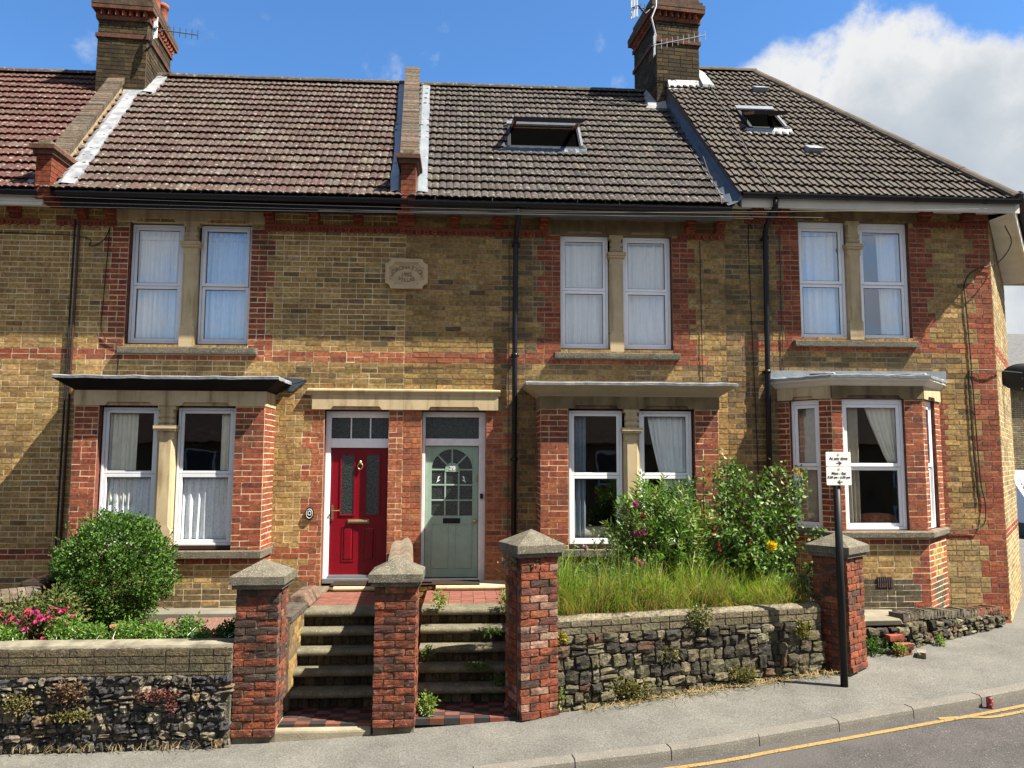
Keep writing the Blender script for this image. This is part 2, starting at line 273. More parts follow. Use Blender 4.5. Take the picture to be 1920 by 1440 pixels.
# ------------------------------------------------------------------ mesh builder
def rotz(a, ox=0, oy=0, oz=0): return Matrix.Translation((ox, oy, oz)) @ Matrix.Rotation(a, 4, 'Z')
class MB:
    def __init__(s, xf=None): s.V = []; s.F = []; s.C = []; s.xf = xf
    def v(s, p, c=(1, 1, 1)):
        p = Vector(p)
        if s.xf is not None: p = s.xf @ p
        s.V.append(p); s.C.append(c); return len(s.V) - 1
    def poly(s, pts, c=(1, 1, 1)): s.F.append([s.v(p, c) for p in pts])
    def hexa(s, P, c=(1, 1, 1)):       # P: 4 bottom (ccw from above), 4 top
        i = [s.v(p, c) for p in P]
        for q in ((3, 2, 1, 0), (4, 5, 6, 7), (0, 1, 5, 4), (1, 2, 6, 5), (2, 3, 7, 6), (3, 0, 4, 7)): s.F.append([i[k] for k in q])
    def box(s, x0, x1, y0, y1, z0, z1, c=(1, 1, 1), k=0.0):   # k: shear of x with y
        f = lambda x, y, z: (x + k * y, y, z)
        s.hexa([f(x0, y0, z0), f(x1, y0, z0), f(x1, y1, z0), f(x0, y1, z0), f(x0, y0, z1), f(x1, y0, z1), f(x1, y1, z1), f(x0, y1, z1)], c)
    def prism(s, poly, fn, a, b, c=(1, 1, 1)):   # poly: list of (u,v); fn(u,v,t)->xyz ; extruded t from a to b
        A = [s.v(fn(u, v, a), c) for u, v in poly]; B = [s.v(fn(u, v, b), c) for u, v in poly]; n = len(poly)
        for i in range(n): s.F.append([A[i], A[(i + 1) % n], B[(i + 1) % n], B[i]])
        s.F.append(A[::-1]); s.F.append(B)
    def ring(s, x0, x1, z0, z1, w, y0, y1, c=(1, 1, 1)):      # rectangular frame in the xz plane, members butted
        s.box(x0, x0 + w, y0, y1, z0, z1, c); s.box(x1 - w, x1, y0, y1, z0, z1, c)
        s.box(x0 + w, x1 - w, y0, y1, z0, z0 + w, c); s.box(x0 + w, x1 - w, y0, y1, z1 - w, z1, c)
    def tube(s, pts, r, n=8, c=(1, 1, 1), caps=True):
        pts = [Vector(p) for p in pts]; rings = []
        rr = r if isinstance(r, (list, tuple)) else [r] * len(pts)
        prev = None
        for i, p in enumerate(pts):
            t = (pts[min(i + 1, len(pts) - 1)] - pts[max(i - 1, 0)]).normalized()
            if prev is None:
                a = Vector((0, 0, 1)) if abs(t.z) < 0.9 else Vector((1, 0, 0)); e = t.cross(a).normalized()
            else: e = (prev - t * prev.dot(t)).normalized()
            prev = e; g = t.cross(e)
            rings.append([s.v(p + (e * cos(2 * pi * j / n) + g * sin(2 * pi * j / n)) * rr[i], c) for j in range(n)])
        for A, B in zip(rings, rings[1:]):
            for j in range(n): s.F.append([A[j], A[(j + 1) % n], B[(j + 1) % n], B[j]])
        if caps: s.F.append(rings[0][::-1]); s.F.append(rings[-1])
    def lathe(s, prof, o, n=20, c=(1, 1, 1)):
        o = Vector(o); rings = [[s.v(o + Vector((r * cos(2 * pi * j / n), r * sin(2 * pi * j / n), z)), c) for j in range(n)] for r, z in prof]
        for A, B in zip(rings, rings[1:]):
            for j in range(n): s.F.append([A[j], A[(j + 1) % n], B[(j + 1) % n], B[j]])
        s.F.append(rings[0][::-1]); s.F.append(rings[-1])
    def blob(s, ce, h, rnd=0.35, jit=0.08, c=(1, 1, 1), n=3, rot=0.0):   # rounded, uneven block
        idx = {}; g = [-1 + 2 * i / (n - 1) for i in range(n)]
        cr, sr = cos(rot), sin(rot)
        def pt(a, b, d):
            key = (a, b, d)
            if key in idx: return idx[key]
            p = Vector((g[a], g[b], g[d])); L = max(abs(p.x), abs(p.y), abs(p.z)); q = p.normalized() * 1.12
            p = p.lerp(q, rnd) + Vector((U(-jit, jit), U(-jit, jit), U(-jit, jit)))
            x, y, z = p.x * h[0], p.y * h[1], p.z * h[2]
            idx[key] = s.v((ce[0] + x * cr - z * sr, ce[1] + y, ce[2] + x * sr + z * cr), c); return idx[key]
        m = n - 1
        for a in range(m):
            for b in range(m):
                s.F.append([pt(a, b, 0), pt(a, b + 1, 0), pt(a + 1, b + 1, 0), pt(a + 1, b, 0)])
                s.F.append([pt(a, b, m), pt(a + 1, b, m), pt(a + 1, b + 1, m), pt(a, b + 1, m)])
                s.F.append([pt(a, 0, b), pt(a + 1, 0, b), pt(a + 1, 0, b + 1), pt(a, 0, b + 1)])
                s.F.append([pt(a, m, b), pt(a, m, b + 1), pt(a + 1, m, b + 1), pt(a + 1, m, b)])
                s.F.append([pt(0, a, b), pt(0, a, b + 1), pt(0, a + 1, b + 1), pt(0, a + 1, b)])
                s.F.append([pt(m, a, b), pt(m, a + 1, b), pt(m, a + 1, b + 1), pt(m, a, b + 1)])
    def leaf(s, p, d, L, W, c, fold=0.25):
        p = Vector(p); d = d.normalized(); a = Vector((0, 0, 1)) if abs(d.z) < 0.9 else Vector((1, 0, 0))
        e = d.cross(a).normalized(); th = U(0, 2 * pi); g = d.cross(e); e = e * cos(th) + g * sin(th); g = d.cross(e)
        b0 = s.v(p, c); t = s.v(p + d * L, c); l = s.v(p + d * L * .45 + e * W * .5 + g * W * fold, c); r = s.v(p + d * L * .45 - e * W * .5 + g * W * fold, c)
        s.F.append([b0, r, t]); s.F.append([b0, t, l])
    def build(s, name, mat, parent=None, smooth=False, bevel=0.0, origin=None):
        me = bpy.data.meshes.new(name)
        off = Vector(origin) if origin is not None else Vector((0, 0, 0))
        me.from_pydata([tuple(p - off) for p in s.V], [], s.F)
        at = me.color_attributes.new('tint', 'FLOAT_COLOR', 'POINT')
        flat = []
        for c in s.C: flat.extend((c[0], c[1], c[2], 1.0))
        at.data.foreach_set('color', flat)
        me.validate(); me.update()
        if smooth: me.polygons.foreach_set('use_smooth', [True] * len(me.polygons))
        o = bpy.data.objects.new(name, me); COL.objects.link(o)
        me.materials.append(M[mat] if isinstance(mat, str) else mat)
        o.location = off
        if parent is not None:
            o.parent = parent; o.matrix_parent_inverse = Matrix.Translation(-Vector(parent.location)) if not parent.parent else Matrix.Identity(4)
            if parent.parent: o.matrix_parent_inverse = (Matrix.Translation(world_loc(parent))).inverted()
        if bevel:
            bm = o.modifiers.new('bevel', 'BEVEL'); bm.width = bevel; bm.segments = 2; bm.limit_method = 'ANGLE'
        return o
def world_loc(o):
    v = Vector(o.location)
    # parents only ever translate here and children cancel the parent's offset, so location is already the world place
    return v
def tag(o, label=None, cat=None, group=None, kind=None):
    for k, v in (('label', label), ('category', cat), ('group', group), ('kind', kind)):
        if v: o[k] = v
    return o
def thing(name, loc, label, cat, group=None):
    o = bpy.data.objects.new(name, None); COL.objects.link(o); o.location = loc; o.empty_display_size = 0.2
    return tag(o, label, cat, group)

# ------------------------------------------------------------------ brickwork
CO = 0.0755                                   # brick course
ZR = 1.51                                     # course line of the left pair; the end house sits three courses higher
def jit(c, a=0.16):
    k = 1 + U(-a, a); return tuple(max(0.0, x * k * (1 + U(-.05, .05))) for x in c)
def pal_yellow(x=0, z=0):
    r = RND()
    if r < .46: c = (.42, .268, .098)
    elif r < .72: c = (.36, .226, .083)
    elif r < .86: c = (.50, .325, .125)
    elif r < .95: c = (.31, .18, .062)
    elif r < .98: c = (.36, .27, .13)
    else: c = (.20, .12, .055)
    return jit(c, .09)
def pal_dirty(x=0, z=0):
    r = RND()
    if r < .45: c = (.345, .215, .078)
    elif r < .7: c = (.285, .175, .066)
    elif r < .86: c = (.41, .265, .10)
    elif r < .96: c = (.225, .145, .064)
    else: c = (.15, .10, .05)
    return jit(c, .1)
def pal_black(x=0, z=0):
    r = RND()
    c = (.17, .118, .062) if r < .45 else (.215, .145, .07) if r < .8 else (.29, .19, .08)
    return jit(c, .12)
def pal_red(x=0, z=0):
    r = RND()
    c = (.31, .082, .042) if r < .5 else (.26, .066, .037) if r < .75 else (.37, .11, .052) if r < .9 else (.20, .058, .038)
    return jit(c, .1)
def pal_redbright(x=0, z=0):
    r = RND()
    c = (.42, .135, .064) if r < .5 else (.36, .11, .055) if r < .8 else (.29, .088, .048) if r < .94 else (.48, .18, .08)
    return jit(c, .1)
def pal_chimney(x=0, z=0):
    r = RND()
    c = (.072, .050, .025) if r < .5 else (.050, .036, .020) if r < .8 else (.105, .073, .033)
    return jit(c)
def pal_pillar(x=0, z=0):
    r = RND()
    c = (.265, .078, .040) if r < .42 else (.21, .066, .038) if r < .72 else (.155, .062, .045) if r < .9 else (.10, .06, .048) if r < .95 else (.34, .12, .06)
    return jit(c)

def brick_row(mb, xa, xb, z, h, pal, off, proud=0.007, len_=0.228):
    """fill [xa, xb] of one course with stretchers and a few headers"""
    x = xa
    first = True
    while x < xb - 0.012:
        L = len_ if RND() > .16 else len_ * .5
        if first and off: L = len_ * .5
        first = False
        e = min(x + L, xb)
        if xb - e < 0.045: e = xb
        x0, x1 = x + .0062, e - .0062
        if x1 - x0 > .01:
            c = pal(x0, z); j = lambda: U(-.0026, .0026)
            p = -proud - U(-.0015, .003)
            z0, z1 = z + .0072, z + h - .0072
            A = [(x0 + j(), p, z0 + j()), (x1 + j(), p, z0 + j()), (x1 + j(), p, z1 + j()), (x0 + j(), p, z1 + j())]
            i = [mb.v(q, c) for q in A] + [mb.v((x0, .004, z0), c), mb.v((x1, .004, z0), c), mb.v((x1, .004, z1), c), mb.v((x0, .004, z1), c)]
            for q in ((0, 1, 2, 3), (0, 4, 5, 1), (1, 5, 6, 2), (2, 6, 7, 3), (3, 7, 4, 0)): mb.F.append([i[k] for k in q])
        x = e
def cut(segs, a, b):
    out = []
    for s, e in segs:
        if b <= s or a >= e: out.append((s, e)); continue
        if a > s: out.append((s, a))
        if b < e: out.append((b, e))
    return out
def brickwork(xf, x0, x1, z0, z1, holes=(), regions=(), pal=pal_yellow, zref=ZR, proud=0.0028, reveal=0.11, thick=0.22, mortar=True, ends=False):
    """returns (mortar MB, main MB, {key: MB}); regions: (key, pal, fn(row_index, zmid) -> [(xa, xb), ...])"""
    mm, main = MB(xf), MB(xf); keyed = {}
    n0 = math.ceil((z0 - zref) / CO - 1e-6) - 1; n1 = math.floor((z1 - zref) / CO + 1e-6)
    for n in range(n0, n1 + 1):
        za, zb = max(z0, zref + n * CO), min(z1, zref + (n + 1) * CO)
        if zb - za < .02: continue
        zm = (za + zb) / 2
        segs = [(x0, x1)]
        for hx0, hx1, hz0, hz1 in holes:
            if hz0 - .012 < zm < hz1 + .012: segs = cut(segs, hx0, hx1)
        for key, rp, fn in regions:
            for ia, (a, b) in enumerate(fn(n, zm)):
                a, b = max(a, x0), min(b, x1)
                if b - a < .02: continue
                mine = []
                for s, e in segs:
                    aa, bb = max(a, s), min(b, e)
                    if bb - aa > .02: mine.append((aa, bb))
                for im, (aa, bb) in enumerate(mine):
                    kb = keyed.setdefault((key, ia, im), MB(xf))
                    brick_row(kb, aa, bb, za, zb - za, rp, (n % 2) == 1, proud)
                segs = cut(segs, a, b)
        for s, e in segs: brick_row(main, s, e, za, zb - za, (lambda x, z: pal(x, z)), (n % 2) == 0, proud)
    if mortar:
        xs = sorted({x0, x1, *[min(max(v, x0), x1) for h in holes for v in h[:2]]}); zs = sorted({z0, z1, *[min(max(v, z0), z1) for h in holes for v in h[2:]]})
        for xa, xb in zip(xs, xs[1:]):
            for za, zb in zip(zs, zs[1:]):
                cx, cz = (xa + xb) / 2, (za + zb) / 2
                if any(h[0] < cx < h[1] and h[2] < cz < h[3] for h in holes): continue
                mm.poly([(xa, 0, za), (xb, 0, za), (xb, 0, zb), (xa, 0, zb)])
                mm.poly([(xa, thick, za), (xa, thick, zb), (xb, thick, zb), (xb, thick, za)])
        rv_ = keyed.setdefault(('reveal', 0, 0), MB(xf)) if holes else None
        for a, b, c, d in holes:      # reveals
            rv_.poly([(a, 0, c), (a, 0, d), (a, thick, d), (a, thick, c), ], (.2, .065, .045)); rv_.poly([(b, 0, c), (b, thick, c), (b, thick, d), (b, 0, d), ], (.2, .065, .045))
            rv_.poly([(a, 0, c), (a, thick, c), (b, thick, c), (b, 0, c), ], (.2, .065, .045)); rv_.poly([(a, 0, d), (b, 0, d), (b, thick, d), (a, thick, d), ], (.2, .065, .045))
        if ends:
            mm.poly([(x0, 0, z0), (x0, 0, z1), (x0, thick, z1), (x0, thick, z0)]); mm.poly([(x1, 0, z0), (x1, thick, z0), (x1, thick, z1), (x1, 0, z1)])
            mm.poly([(x0, 0, z1), (x1, 0, z1), (x1, thick, z1), (x0, thick, z1)])
    return mm, main, keyed
def tooth(n, a=.225, b=.335): return a if (n // 3) % 2 else b
def put(parent, res, mat='brick', mort='mortar', names=None, wall='wall'):
    mm, main, keyed = res
    w = main.build(wall, mat, parent)
    if mm.V: mm.build('mortar', mort, w)
    for k, mb in keyed.items(): mb.build((names or {}).get(k[0], k[0]), mat, parent)
    return w

# ------------------------------------------------------------------ windows
def window(parent, x0, x1, z0, z1, zt, y, fm='upvc', gm='glass', xf=None, under=None, w=.05, sash=False, lower_out=False, topbar=0.0):
    """upright two-light window: outer frame with sash rings, panes as sub-parts"""
    f = MB(xf)
    f.ring(x0, x1, z0, z1, w * .62, y, y + .07)
    i0, i1, j0, j1 = x0 + w * .62, x1 - w * .62, z0 + w * .62, z1 - w * .62 - topbar
    if topbar: f.box(i0, i1, y + .006, y + .07, j1, j1 + topbar)
    dy = .012
    yl = y + dy + (.0 if not sash else .022)
    f.ring(i0 + .003, i1 - .003, zt, j1 - .003, w * .8, y + dy - (.024 if lower_out else 0), y + .055)
    f.ring(i0 + .003, i1 - .003, j0 + .003, zt - .004, w * .8, yl, y + .062)
    o = f.build('window', fm, parent, bevel=.004)
    p = w * .8 + .003
    for a, b, yy in ((zt + w * .8, j1 - p, y + .034), (j0 + p, zt - .004 - w * .8, y + .044)):
        g = MB(xf); g.poly([(i0 + p, yy, a), (i1 - p, yy, a), (i1 - p, yy, b), (i0 + p, yy, b)]); g.build('pane', gm, o)
        k = MB(xf); k.ring(i0 + p - .001, i1 - p + .001, a - .001, b + .001, .008, yy - .006, yy - .001); k.build('gasket', 'gasket', o)
    if under:
        u = MB(xf); u.box(x0 - .012, x1 + .012, y - .006, y + .08, z0 - under, z0 - .001); u.build('frame', 'brown_frame', o)
    return o
def curtain(label, cat, x0, x1, z0, z1, y, mat, folds=9, amp=.02, tie=None, sway=0.0, xf=None, name='curtain', group=None, hem=0.0):
    """hanging cloth with folds; tie=(z, x) draws it together"""
    mb = MB(xf); nx = max(24, int(folds * 8)); nz = 14; ph = U(0, 6)
    G = [[None] * (nx + 1) for _ in range(nz + 1)]
    for j in range(nz + 1):
        v = j / nz; z = z1 + (z0 - z1) * v
        for i in range(nx + 1):
            u = i / nx
            x = x0 + (x1 - x0) * u
            if tie: x = x + (tie - x) * (0.72 * (v ** 1.25))
            x += sway * v + .006 * sin(u * 20 + v * 3)
            a = amp * (.6 + .4 * v)
            yy = y + a * sin(u * folds * 2 * pi + ph + .5 * sin(v * 3)) + a * .4 * sin(u * folds * 4.3 * pi + 1.3 + v)
            G[j][i] = mb.v((x, yy, z + hem * sin(u * folds * 2 * pi) * v))
    for j in range(nz):
        for i in range(nx): mb.F.append([G[j][i], G[j + 1][i], G[j + 1][i + 1], G[j][i + 1]])
    ce = (mb.xf @ Vector(((x0 + x1) / 2, y, z0))) if mb.xf is not None else Vector(((x0 + x1) / 2, y, z0))
    o = mb.build(name, mat, None, smooth=True, origin=ce)
    sm = o.modifiers.new('cloth', 'SOLIDIFY'); sm.thickness = .003
    return tag(o, label, cat, group)
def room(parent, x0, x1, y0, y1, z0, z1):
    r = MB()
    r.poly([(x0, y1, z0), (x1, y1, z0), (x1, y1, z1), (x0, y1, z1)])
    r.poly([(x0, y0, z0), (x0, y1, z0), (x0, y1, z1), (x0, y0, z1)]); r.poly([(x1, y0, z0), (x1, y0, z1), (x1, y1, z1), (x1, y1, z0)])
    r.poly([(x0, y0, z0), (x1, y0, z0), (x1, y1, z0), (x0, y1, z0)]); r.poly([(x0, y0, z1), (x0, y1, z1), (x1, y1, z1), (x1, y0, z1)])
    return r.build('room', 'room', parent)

# ------------------------------------------------------------------ stonework of openings
def lintel(parent, x0, x1, z0, z1, y, mat='stone', notches=(), depth=.2, xf=None, mould=0.0):
    """stone lintel whose soffit is cut by shallow stopped chamfers over each light"""
    mb = MB(xf); pts = [(x0, z0)]
    for a, b in notches:
        pts += [(a, z0), (a + .03, z0 + .045), (b - .03, z0 + .045), (b, z0)]
    pts += [(x1, z0), (x1, z1), (x0, z1)]
    mb.box(x0, x1, y, y + depth, z0 + .045, z1)
    prev = x0
    for a, b in list(notches) + [(x1, x1)]:
        if a - prev > .01: mb.box(prev, a, y, y + depth, z0, z0 + .0449)
        prev = b
    for a, b in notches:
        for s, e in ((a, a + .03), (b, b - .03)):
            mb.prism([(s, z0), (e, z0 + .0449), (s, z0 + .0449)], lambda u, v, t: (u, t, v), y, y + depth)
        mb.box(a, b, y + .035, y + depth, z0 + .001, z0 + .0448)
    return mb.build('lintel', mat, parent)
def sill(parent, x0, x1, z0, z1, y0, y1, mat='concrete', xf=None):
    mb = MB(xf)
    mb.prism([(y0, z0), (y1, z0), (y1, z1 + .012), (y0, z1 - .012)], lambda u, v, t: (t, u, v), x0, x1)
    return mb.build('sill', mat, parent, bevel=.008)
def mullion(parent, x0, x1, z0, z1, y0, y1, zc, mat='stone', xf=None):
    """stone mullion: chamfered shaft on a square foot, moulded capital, scrolled block above"""
    mb = MB(xf); c = .04; w = x1 - x0
    foot = z0 + .26
    mb.box(x0, x1, y0, y1, z0, foot)
    mb.hexa([(x0, y0, foot), (x1, y0, foot), (x1, y1, foot), (x0, y1, foot), (x0 + c * .8, y0 + .002, foot + .05), (x1 - c * .8, y0 + .002, foot + .05), (x1 - c * .4, y1, foot + .05), (x0 + c * .4, y1, foot + .05)])
    sh = [(x0 + c, y0 + .004), (x1 - c, y0 + .004), (x1, y0 + c), (x1, y1), (x0, y1), (x0, y0 + c)]
    mb.prism(sh, lambda u, v, t: (u, v, t), foot + .02, zc - .1)
    mb.box(x0 + .004, x1 - .004, y0 + .002, y1, zc - .1, zc)
    mb.box(x0 - .022, x1 + .022, y0 - .03, y1, zc, zc + .03); mb.box(x0 - .034, x1 + .034, y0 - .045, y1, zc + .03, zc + .075)
    mb.box(x0 + .03, x1 - .03, y0 + .006, y1, zc + .075, z1)
    for zz in (zc + .12, zc + .2):
        mb.tube([(x0 + .012, y0 - .004 + .03, zz), (x1 - .012, y0 + .026, zz)], .034, 10)
    mb.box(x0 + .0, x1 - .0, y0 + .004, y1, z1 - .05, z1)
    return mb.build('mullion', mat, parent)
def dentil(parent, x0, x1, z0, z1, y, xf=None):
    """terracotta string of small pierced scallops"""
    mb = MB(xf); tc = (.30, .088, .048)
    mb.box(x0, x1, y - .028, y + .1, z0 + (z1 - z0) * .62, z1, jit(tc, .08))
    n = max(1, int(round((x1 - x0) / .114))); w = (x1 - x0) / n
    for i in range(n):
        xa = x0 + i * w; c = jit(tc, .2); zz = z0 + (z1 - z0) * .60; r = w * .36; q = [(xa + w * .5 + r * cos(pi + pi * k / 8), zz - .001 + (zz - z0) * sin(pi + pi * k / 8)) for k in range(9)]
        mb.prism(q, lambda u, v, t: (u, t, v), y - .034, y + .02, c)
        hp = [(xa + w * .5 + .014 * cos(2 * pi * k / 8), zz - (zz - z0) * .42 + .012 * sin(2 * pi * k / 8)) for k in range(8)]
        mb.prism(hp, lambda u, v, t: (u, t, v), y - .036, y - .0342, (.07, .025, .018))
        mb.box(xa, xa + w, y - .012, y + .02, z0 + .012, zz - .002, jit((.22, .065, .04), .12))
    return mb.build('dentil_course', 'terracotta', parent)
def bracket(parent, x, w, z0, z1, out, y=0.0, xf=None):
    mb = MB(xf); n = 3; h = (z1 - z0) / n
    for i in range(n):
        o = out * (i + 1) / n
        mb.box(x - w / 2, x + w / 2, y - o, y + .02, z0 + i * h + .004, z0 + (i + 1) * h, pal_red())
    return mb.build('bracket', 'brick', parent)

# ------------------------------------------------------------------ roofs
def tiled(z0, y0, y1, z1, xl, xr, gauge, pal, roll=.1, amp=.017, style='roll', step=.052, gap=None):
    """interlocking tiles laid in courses from the eave (y0,z0) to the ridge (y1,z1); xl(y), xr(y) bound each course"""
    mb = MB(); run, rise = y1 - y0, z1 - z0; Ls = sqrt(run * run + rise * rise); cy, cz = run / Ls, rise / Ls
    nrow = int(round(Ls / gauge)); g = Ls / nrow
    up = Vector((0, -cz, cy))
    for r in range(nrow):
        s0, s1 = r * g - .02, (r + 1) * g + .07
        ym = y0 + (r + .5) * g * cy
        a, b = xl(ym), xr(ym)
        if b - a < .05: continue
        sag = .012 * sin(r * 1.7)
        ph = 0
        k0 = math.floor((a - ph) / roll); k1 = math.ceil((b - ph) / roll)
        for k in range(k0, k1):
            ua, ub = max(a, ph + k * roll), min(b, ph + (k + 1) * roll)
            if ub - ua < .008: continue
            if gap and gap[0] < (ua + ub) / 2 < gap[1] and gap[2] < ym < gap[3]: continue
            tile_id = k // 2 if style == 'roll' else k
            random.seed(tile_id * 977 + r * 131 + 5); c = pal(); dj = U(-.004, .004); sj = U(-.008, .008); random.seed(k * 31 + r * 17 + int(a * 10))
            cs = []
            m = 5 if style == 'roll' else 12
            for q in range(m + 1):
                x = ua + (ub - ua) * q / m; t = (x - ph - k * roll) / roll
                if style == 'roll': h = amp * (abs(sin(pi * t)) ** .7) * (.85 if k % 2 else 1.1)
                else: h = .020 * min(1, max(0, (.56 - t) / .07)) if t > .03 else -.012
                cs.append((x, h))
            rows = []
            for s, th in ((s0 + sj, step + dj), (s1, .006)):
                rows.append([mb.v(Vector((x, y0 + s * cy, z0 + s * cz + sag * 0)) + up * (h + th), c) for x, h in cs])
            low = [mb.v(Vector((x, y0 + (s0 + sj) * cy, z0 + (s0 + sj) * cz)) + up * (h + dj + step - .017), c) for x, h in cs]
            for q in range(m):
                mb.F.append([rows[0][q], rows[0][q + 1], rows[1][q + 1], rows[1][q]])
                mb.F.append([low[q], low[q + 1], rows[0][q + 1], rows[0][q]])
    random.seed(int(z0 * 100) + 3)
    # boarding below the tiles, open where a roof light is let in
    nb_ = 24
    for i in range(nb_):
        ya, yb = y0 + run * i / nb_, y0 + run * (i + 1) / nb_; za, zb = z0 + rise * i / nb_, z0 + rise * (i + 1) / nb_
        spans = [(xl(ya), xr(ya), xl(yb), xr(yb))]
        if gap and gap[2] - .05 < (ya + yb) / 2 < gap[3] + .05: spans = [(xl(ya), gap[0], xl(yb), gap[0]), (gap[1], xr(ya), gap[1], xr(yb))]
        for a, b, c, d in spans: mb.poly([(a, ya, za - .02), (b, ya, za - .02), (d, yb, zb - .02), (c, yb, zb - .02)], (.05, .045, .04))
    return mb
def pal_left():
    r = RND(); return jit((.077, .050, .042) if r < .5 else (.086, .062, .052) if r < .8 else (.066, .040, .034) if r < .92 else (.098, .078, .065), .10)
def pal_far():
    r = RND(); return jit((.088, .040, .033) if r < .6 else (.076, .036, .03) if r < .9 else (.105, .06, .05), .08)
def pal_mid():
    r = RND(); return jit((.054, .046, .042) if r < .5 else (.063, .054, .049) if r < .8 else (.044, .038, .035) if r < .93 else (.076, .064, .055), .11)
def pal_end():
    r = RND(); return jit((.084, .071, .059) if r < .6 else (.074, .062, .052) if r < .9 else (.095, .08, .065), .08)
def ridge(parent, pts, r=.12, mat='tile', col=(.075, .065, .052)):
    mb = MB(); n = len(pts) - 1
    for (a, b) in zip(pts, pts[1:]):
        a, b = Vector(a), Vector(b); d = b - a; k = max(1, int(round(d.length / .45)))
        for i in range(k):
            p0, p1 = a + d * (i / k), a + d * ((i + 1) / k) + d.normalized() * .02
            t = d.normalized(); e = t.cross(Vector((0, 0, 1))).normalized(); g = e.cross(t)
            c = jit(col, .16); A = []; B = []
            for q in range(9):
                an = pi * (q / 8) ; rr = r * (1.0 + .04 * (i % 2))
                off = e * cos(an) * rr + g * (sin(an) * rr * .8 - .05)
                A.append(mb.v(p0 + off, c)); B.append(mb.v(p1 + off * 1.03, c))
            for q in range(8): mb.F.append([A[q], A[q + 1], B[q + 1], B[q]])
            mb.F.append(A[::-1]); mb.F.append(B)
    return mb.build('ridge_tiles', mat, parent, smooth=False)
def gutter(parent, x0, x1, y, z, r=.058, xf=None, clips=5, mat='gutter'):
    mb = MB(xf); n = 10
    A = []
    prof = [(y - r * cos(pi * k / n), z - r * 1.1 * sin(pi * k / n)) for k in range(n + 1)] + [(y + (r - .008) * cos(pi * k / n), z + .0 - (r - .008) * 1.1 * sin(pi * k / n)) for k in range(n + 1)]
    mb.prism(prof, lambda u, v, t: (t, u, v), x0, x1)
    for i in range(clips):
        xc = x0 + (x1 - x0) * (i + .5) / clips
        pr = [(y - (r + .007) * cos(pi * k / n), z + .004 - (r + .007) * 1.1 * sin(pi * k / n)) for k in range(n + 1)]
        mb.prism(pr, lambda u, v, t: (t, u, v), xc - .03, xc + .03)
    return mb.build('gutter', mat, parent)
def downpipe(parent, pts, r=.036, clips=()):
    mb = MB(); mb.tube(pts, r, 12)
    for p in clips:
        mb.lathe([(r + .008, 0), (r + .008, .05)], p, 14); mb.box(p[0] - .055, p[0] + .055, p[1] + .0, p[1] + .075, p[2] + .008, p[2] + .042)
    return mb.build('drainpipe', 'gutter', parent, smooth=True)
def parapet(parent, y0, z0, y1, z1, x0, x1, k, hgt=.3):
    """party wall standing above the roof: brick flank, brick-on-edge coping, corbelled kneeler"""
    sl_ = (z1 - z0) / (y1 - y0); L = sqrt((y1 - y0) ** 2 + (z1 - z0) ** 2); cy, cz = (y1 - y0) / L, (z1 - z0) / L
    fx = lambda x, y: x + k * (y - y0)
    core = MB(); nb = int(L / .062)
    w = x1 - x0
    for a, b, c, lo, hi in ((x0 + .02, x1 - .02, (.36, .27, .16), -.4, hgt - .105),):
        core.prism([(y0 + .3, z0 + .3 * sl_ + lo), (y1, z1 + lo), (y1, z1 + hi), (y0 + .3, z0 + .3 * sl_ + hi)], lambda u, v, t: (fx(t, u), u, v), a, b, c)
    o = core.build('parapet', 'brick', parent)
    cb = MB()
    for i in range(nb):
        s0 = .42 + i * (L - .42) / nb; s1 = s0 + (L - .42) / nb - .008; c = jit((.125, .10, .074) if RND() < .6 else (.085, .068, .052) if RND() < .6 else (.16, .105, .075), .2)
        P = []
        ja = U(-.006, .006)
        for n_ in (hgt - .10, hgt + ja):
            for x, s in ((x0 - .015, s0), (x1 + .015, s0), (x1 + .015, s1), (x0 - .015, s1)):
                y = y0 + s * cy - n_ * cz * .0; z = z0 + s * cz + n_
                P.append((fx(x, y), y, z))
        cb.hexa(P, c)
    cb.build('coping', 'brick', o)
    kb = MB()
    kz = z0 + .46; ky = y0 + .02
    for i in range(8):
        za = z0 - .12 + i * CO; c = pal_red()
        kb.box(x0 + .02, x1 - .02, y0 - .02, y0 + .62, za + .004, za + CO - .003, tuple(q * .62 for q in c))
    z_ = z0 - .12 + 8 * CO
    kb.box(x0 - .01, x1 + .01, y0 - .06, y0 + .6, z_, z_ + .06, (.14, .062, .042)); kb.box(x0 - .045, x1 + .045, y0 - .10, y0 + .6, z_ + .0605, z_ + .12, (.13, .06, .042))
    kb.box(x0 + .04, x1 - .04, y0 - .03, y0 + .6, z_ + .1205, z_ + .2, (.20, .17, .12))
    kb.build('kneeler', 'brick', o)
    return o
def flashing(parent, y0, z0, y1, z1, x0, x1, k, mat='lead', lift=.05, ends=.0):
    mb = MB(); n = 10; A = []
    for i in range(n + 1):
        t = i / n; y = y0 + (y1 - y0) * t; z = z0 + (z1 - z0) * t + lift + .006 * sin(i * 2.1); xx = k * (y - y0); j = U(-.014, .014)
        A.append([mb.v((x0 + xx + j * .3, y, z - .02)), mb.v((x0 + xx + .25 * (x1 - x0), y, z + .012)), mb.v((x1 + xx + j, y, z)), mb.v((x1 + xx + j, y, z - .05))])
    for a, b in zip(A, A[1:]):
        for q in range(3): mb.F.append([a[q], a[q + 1], b[q + 1], b[q]])
    o = mb.build('flashing', mat, parent, smooth=False)
    sm = o.modifiers.new('sheet', 'SOLIDIFY'); sm.thickness = .006
    return o
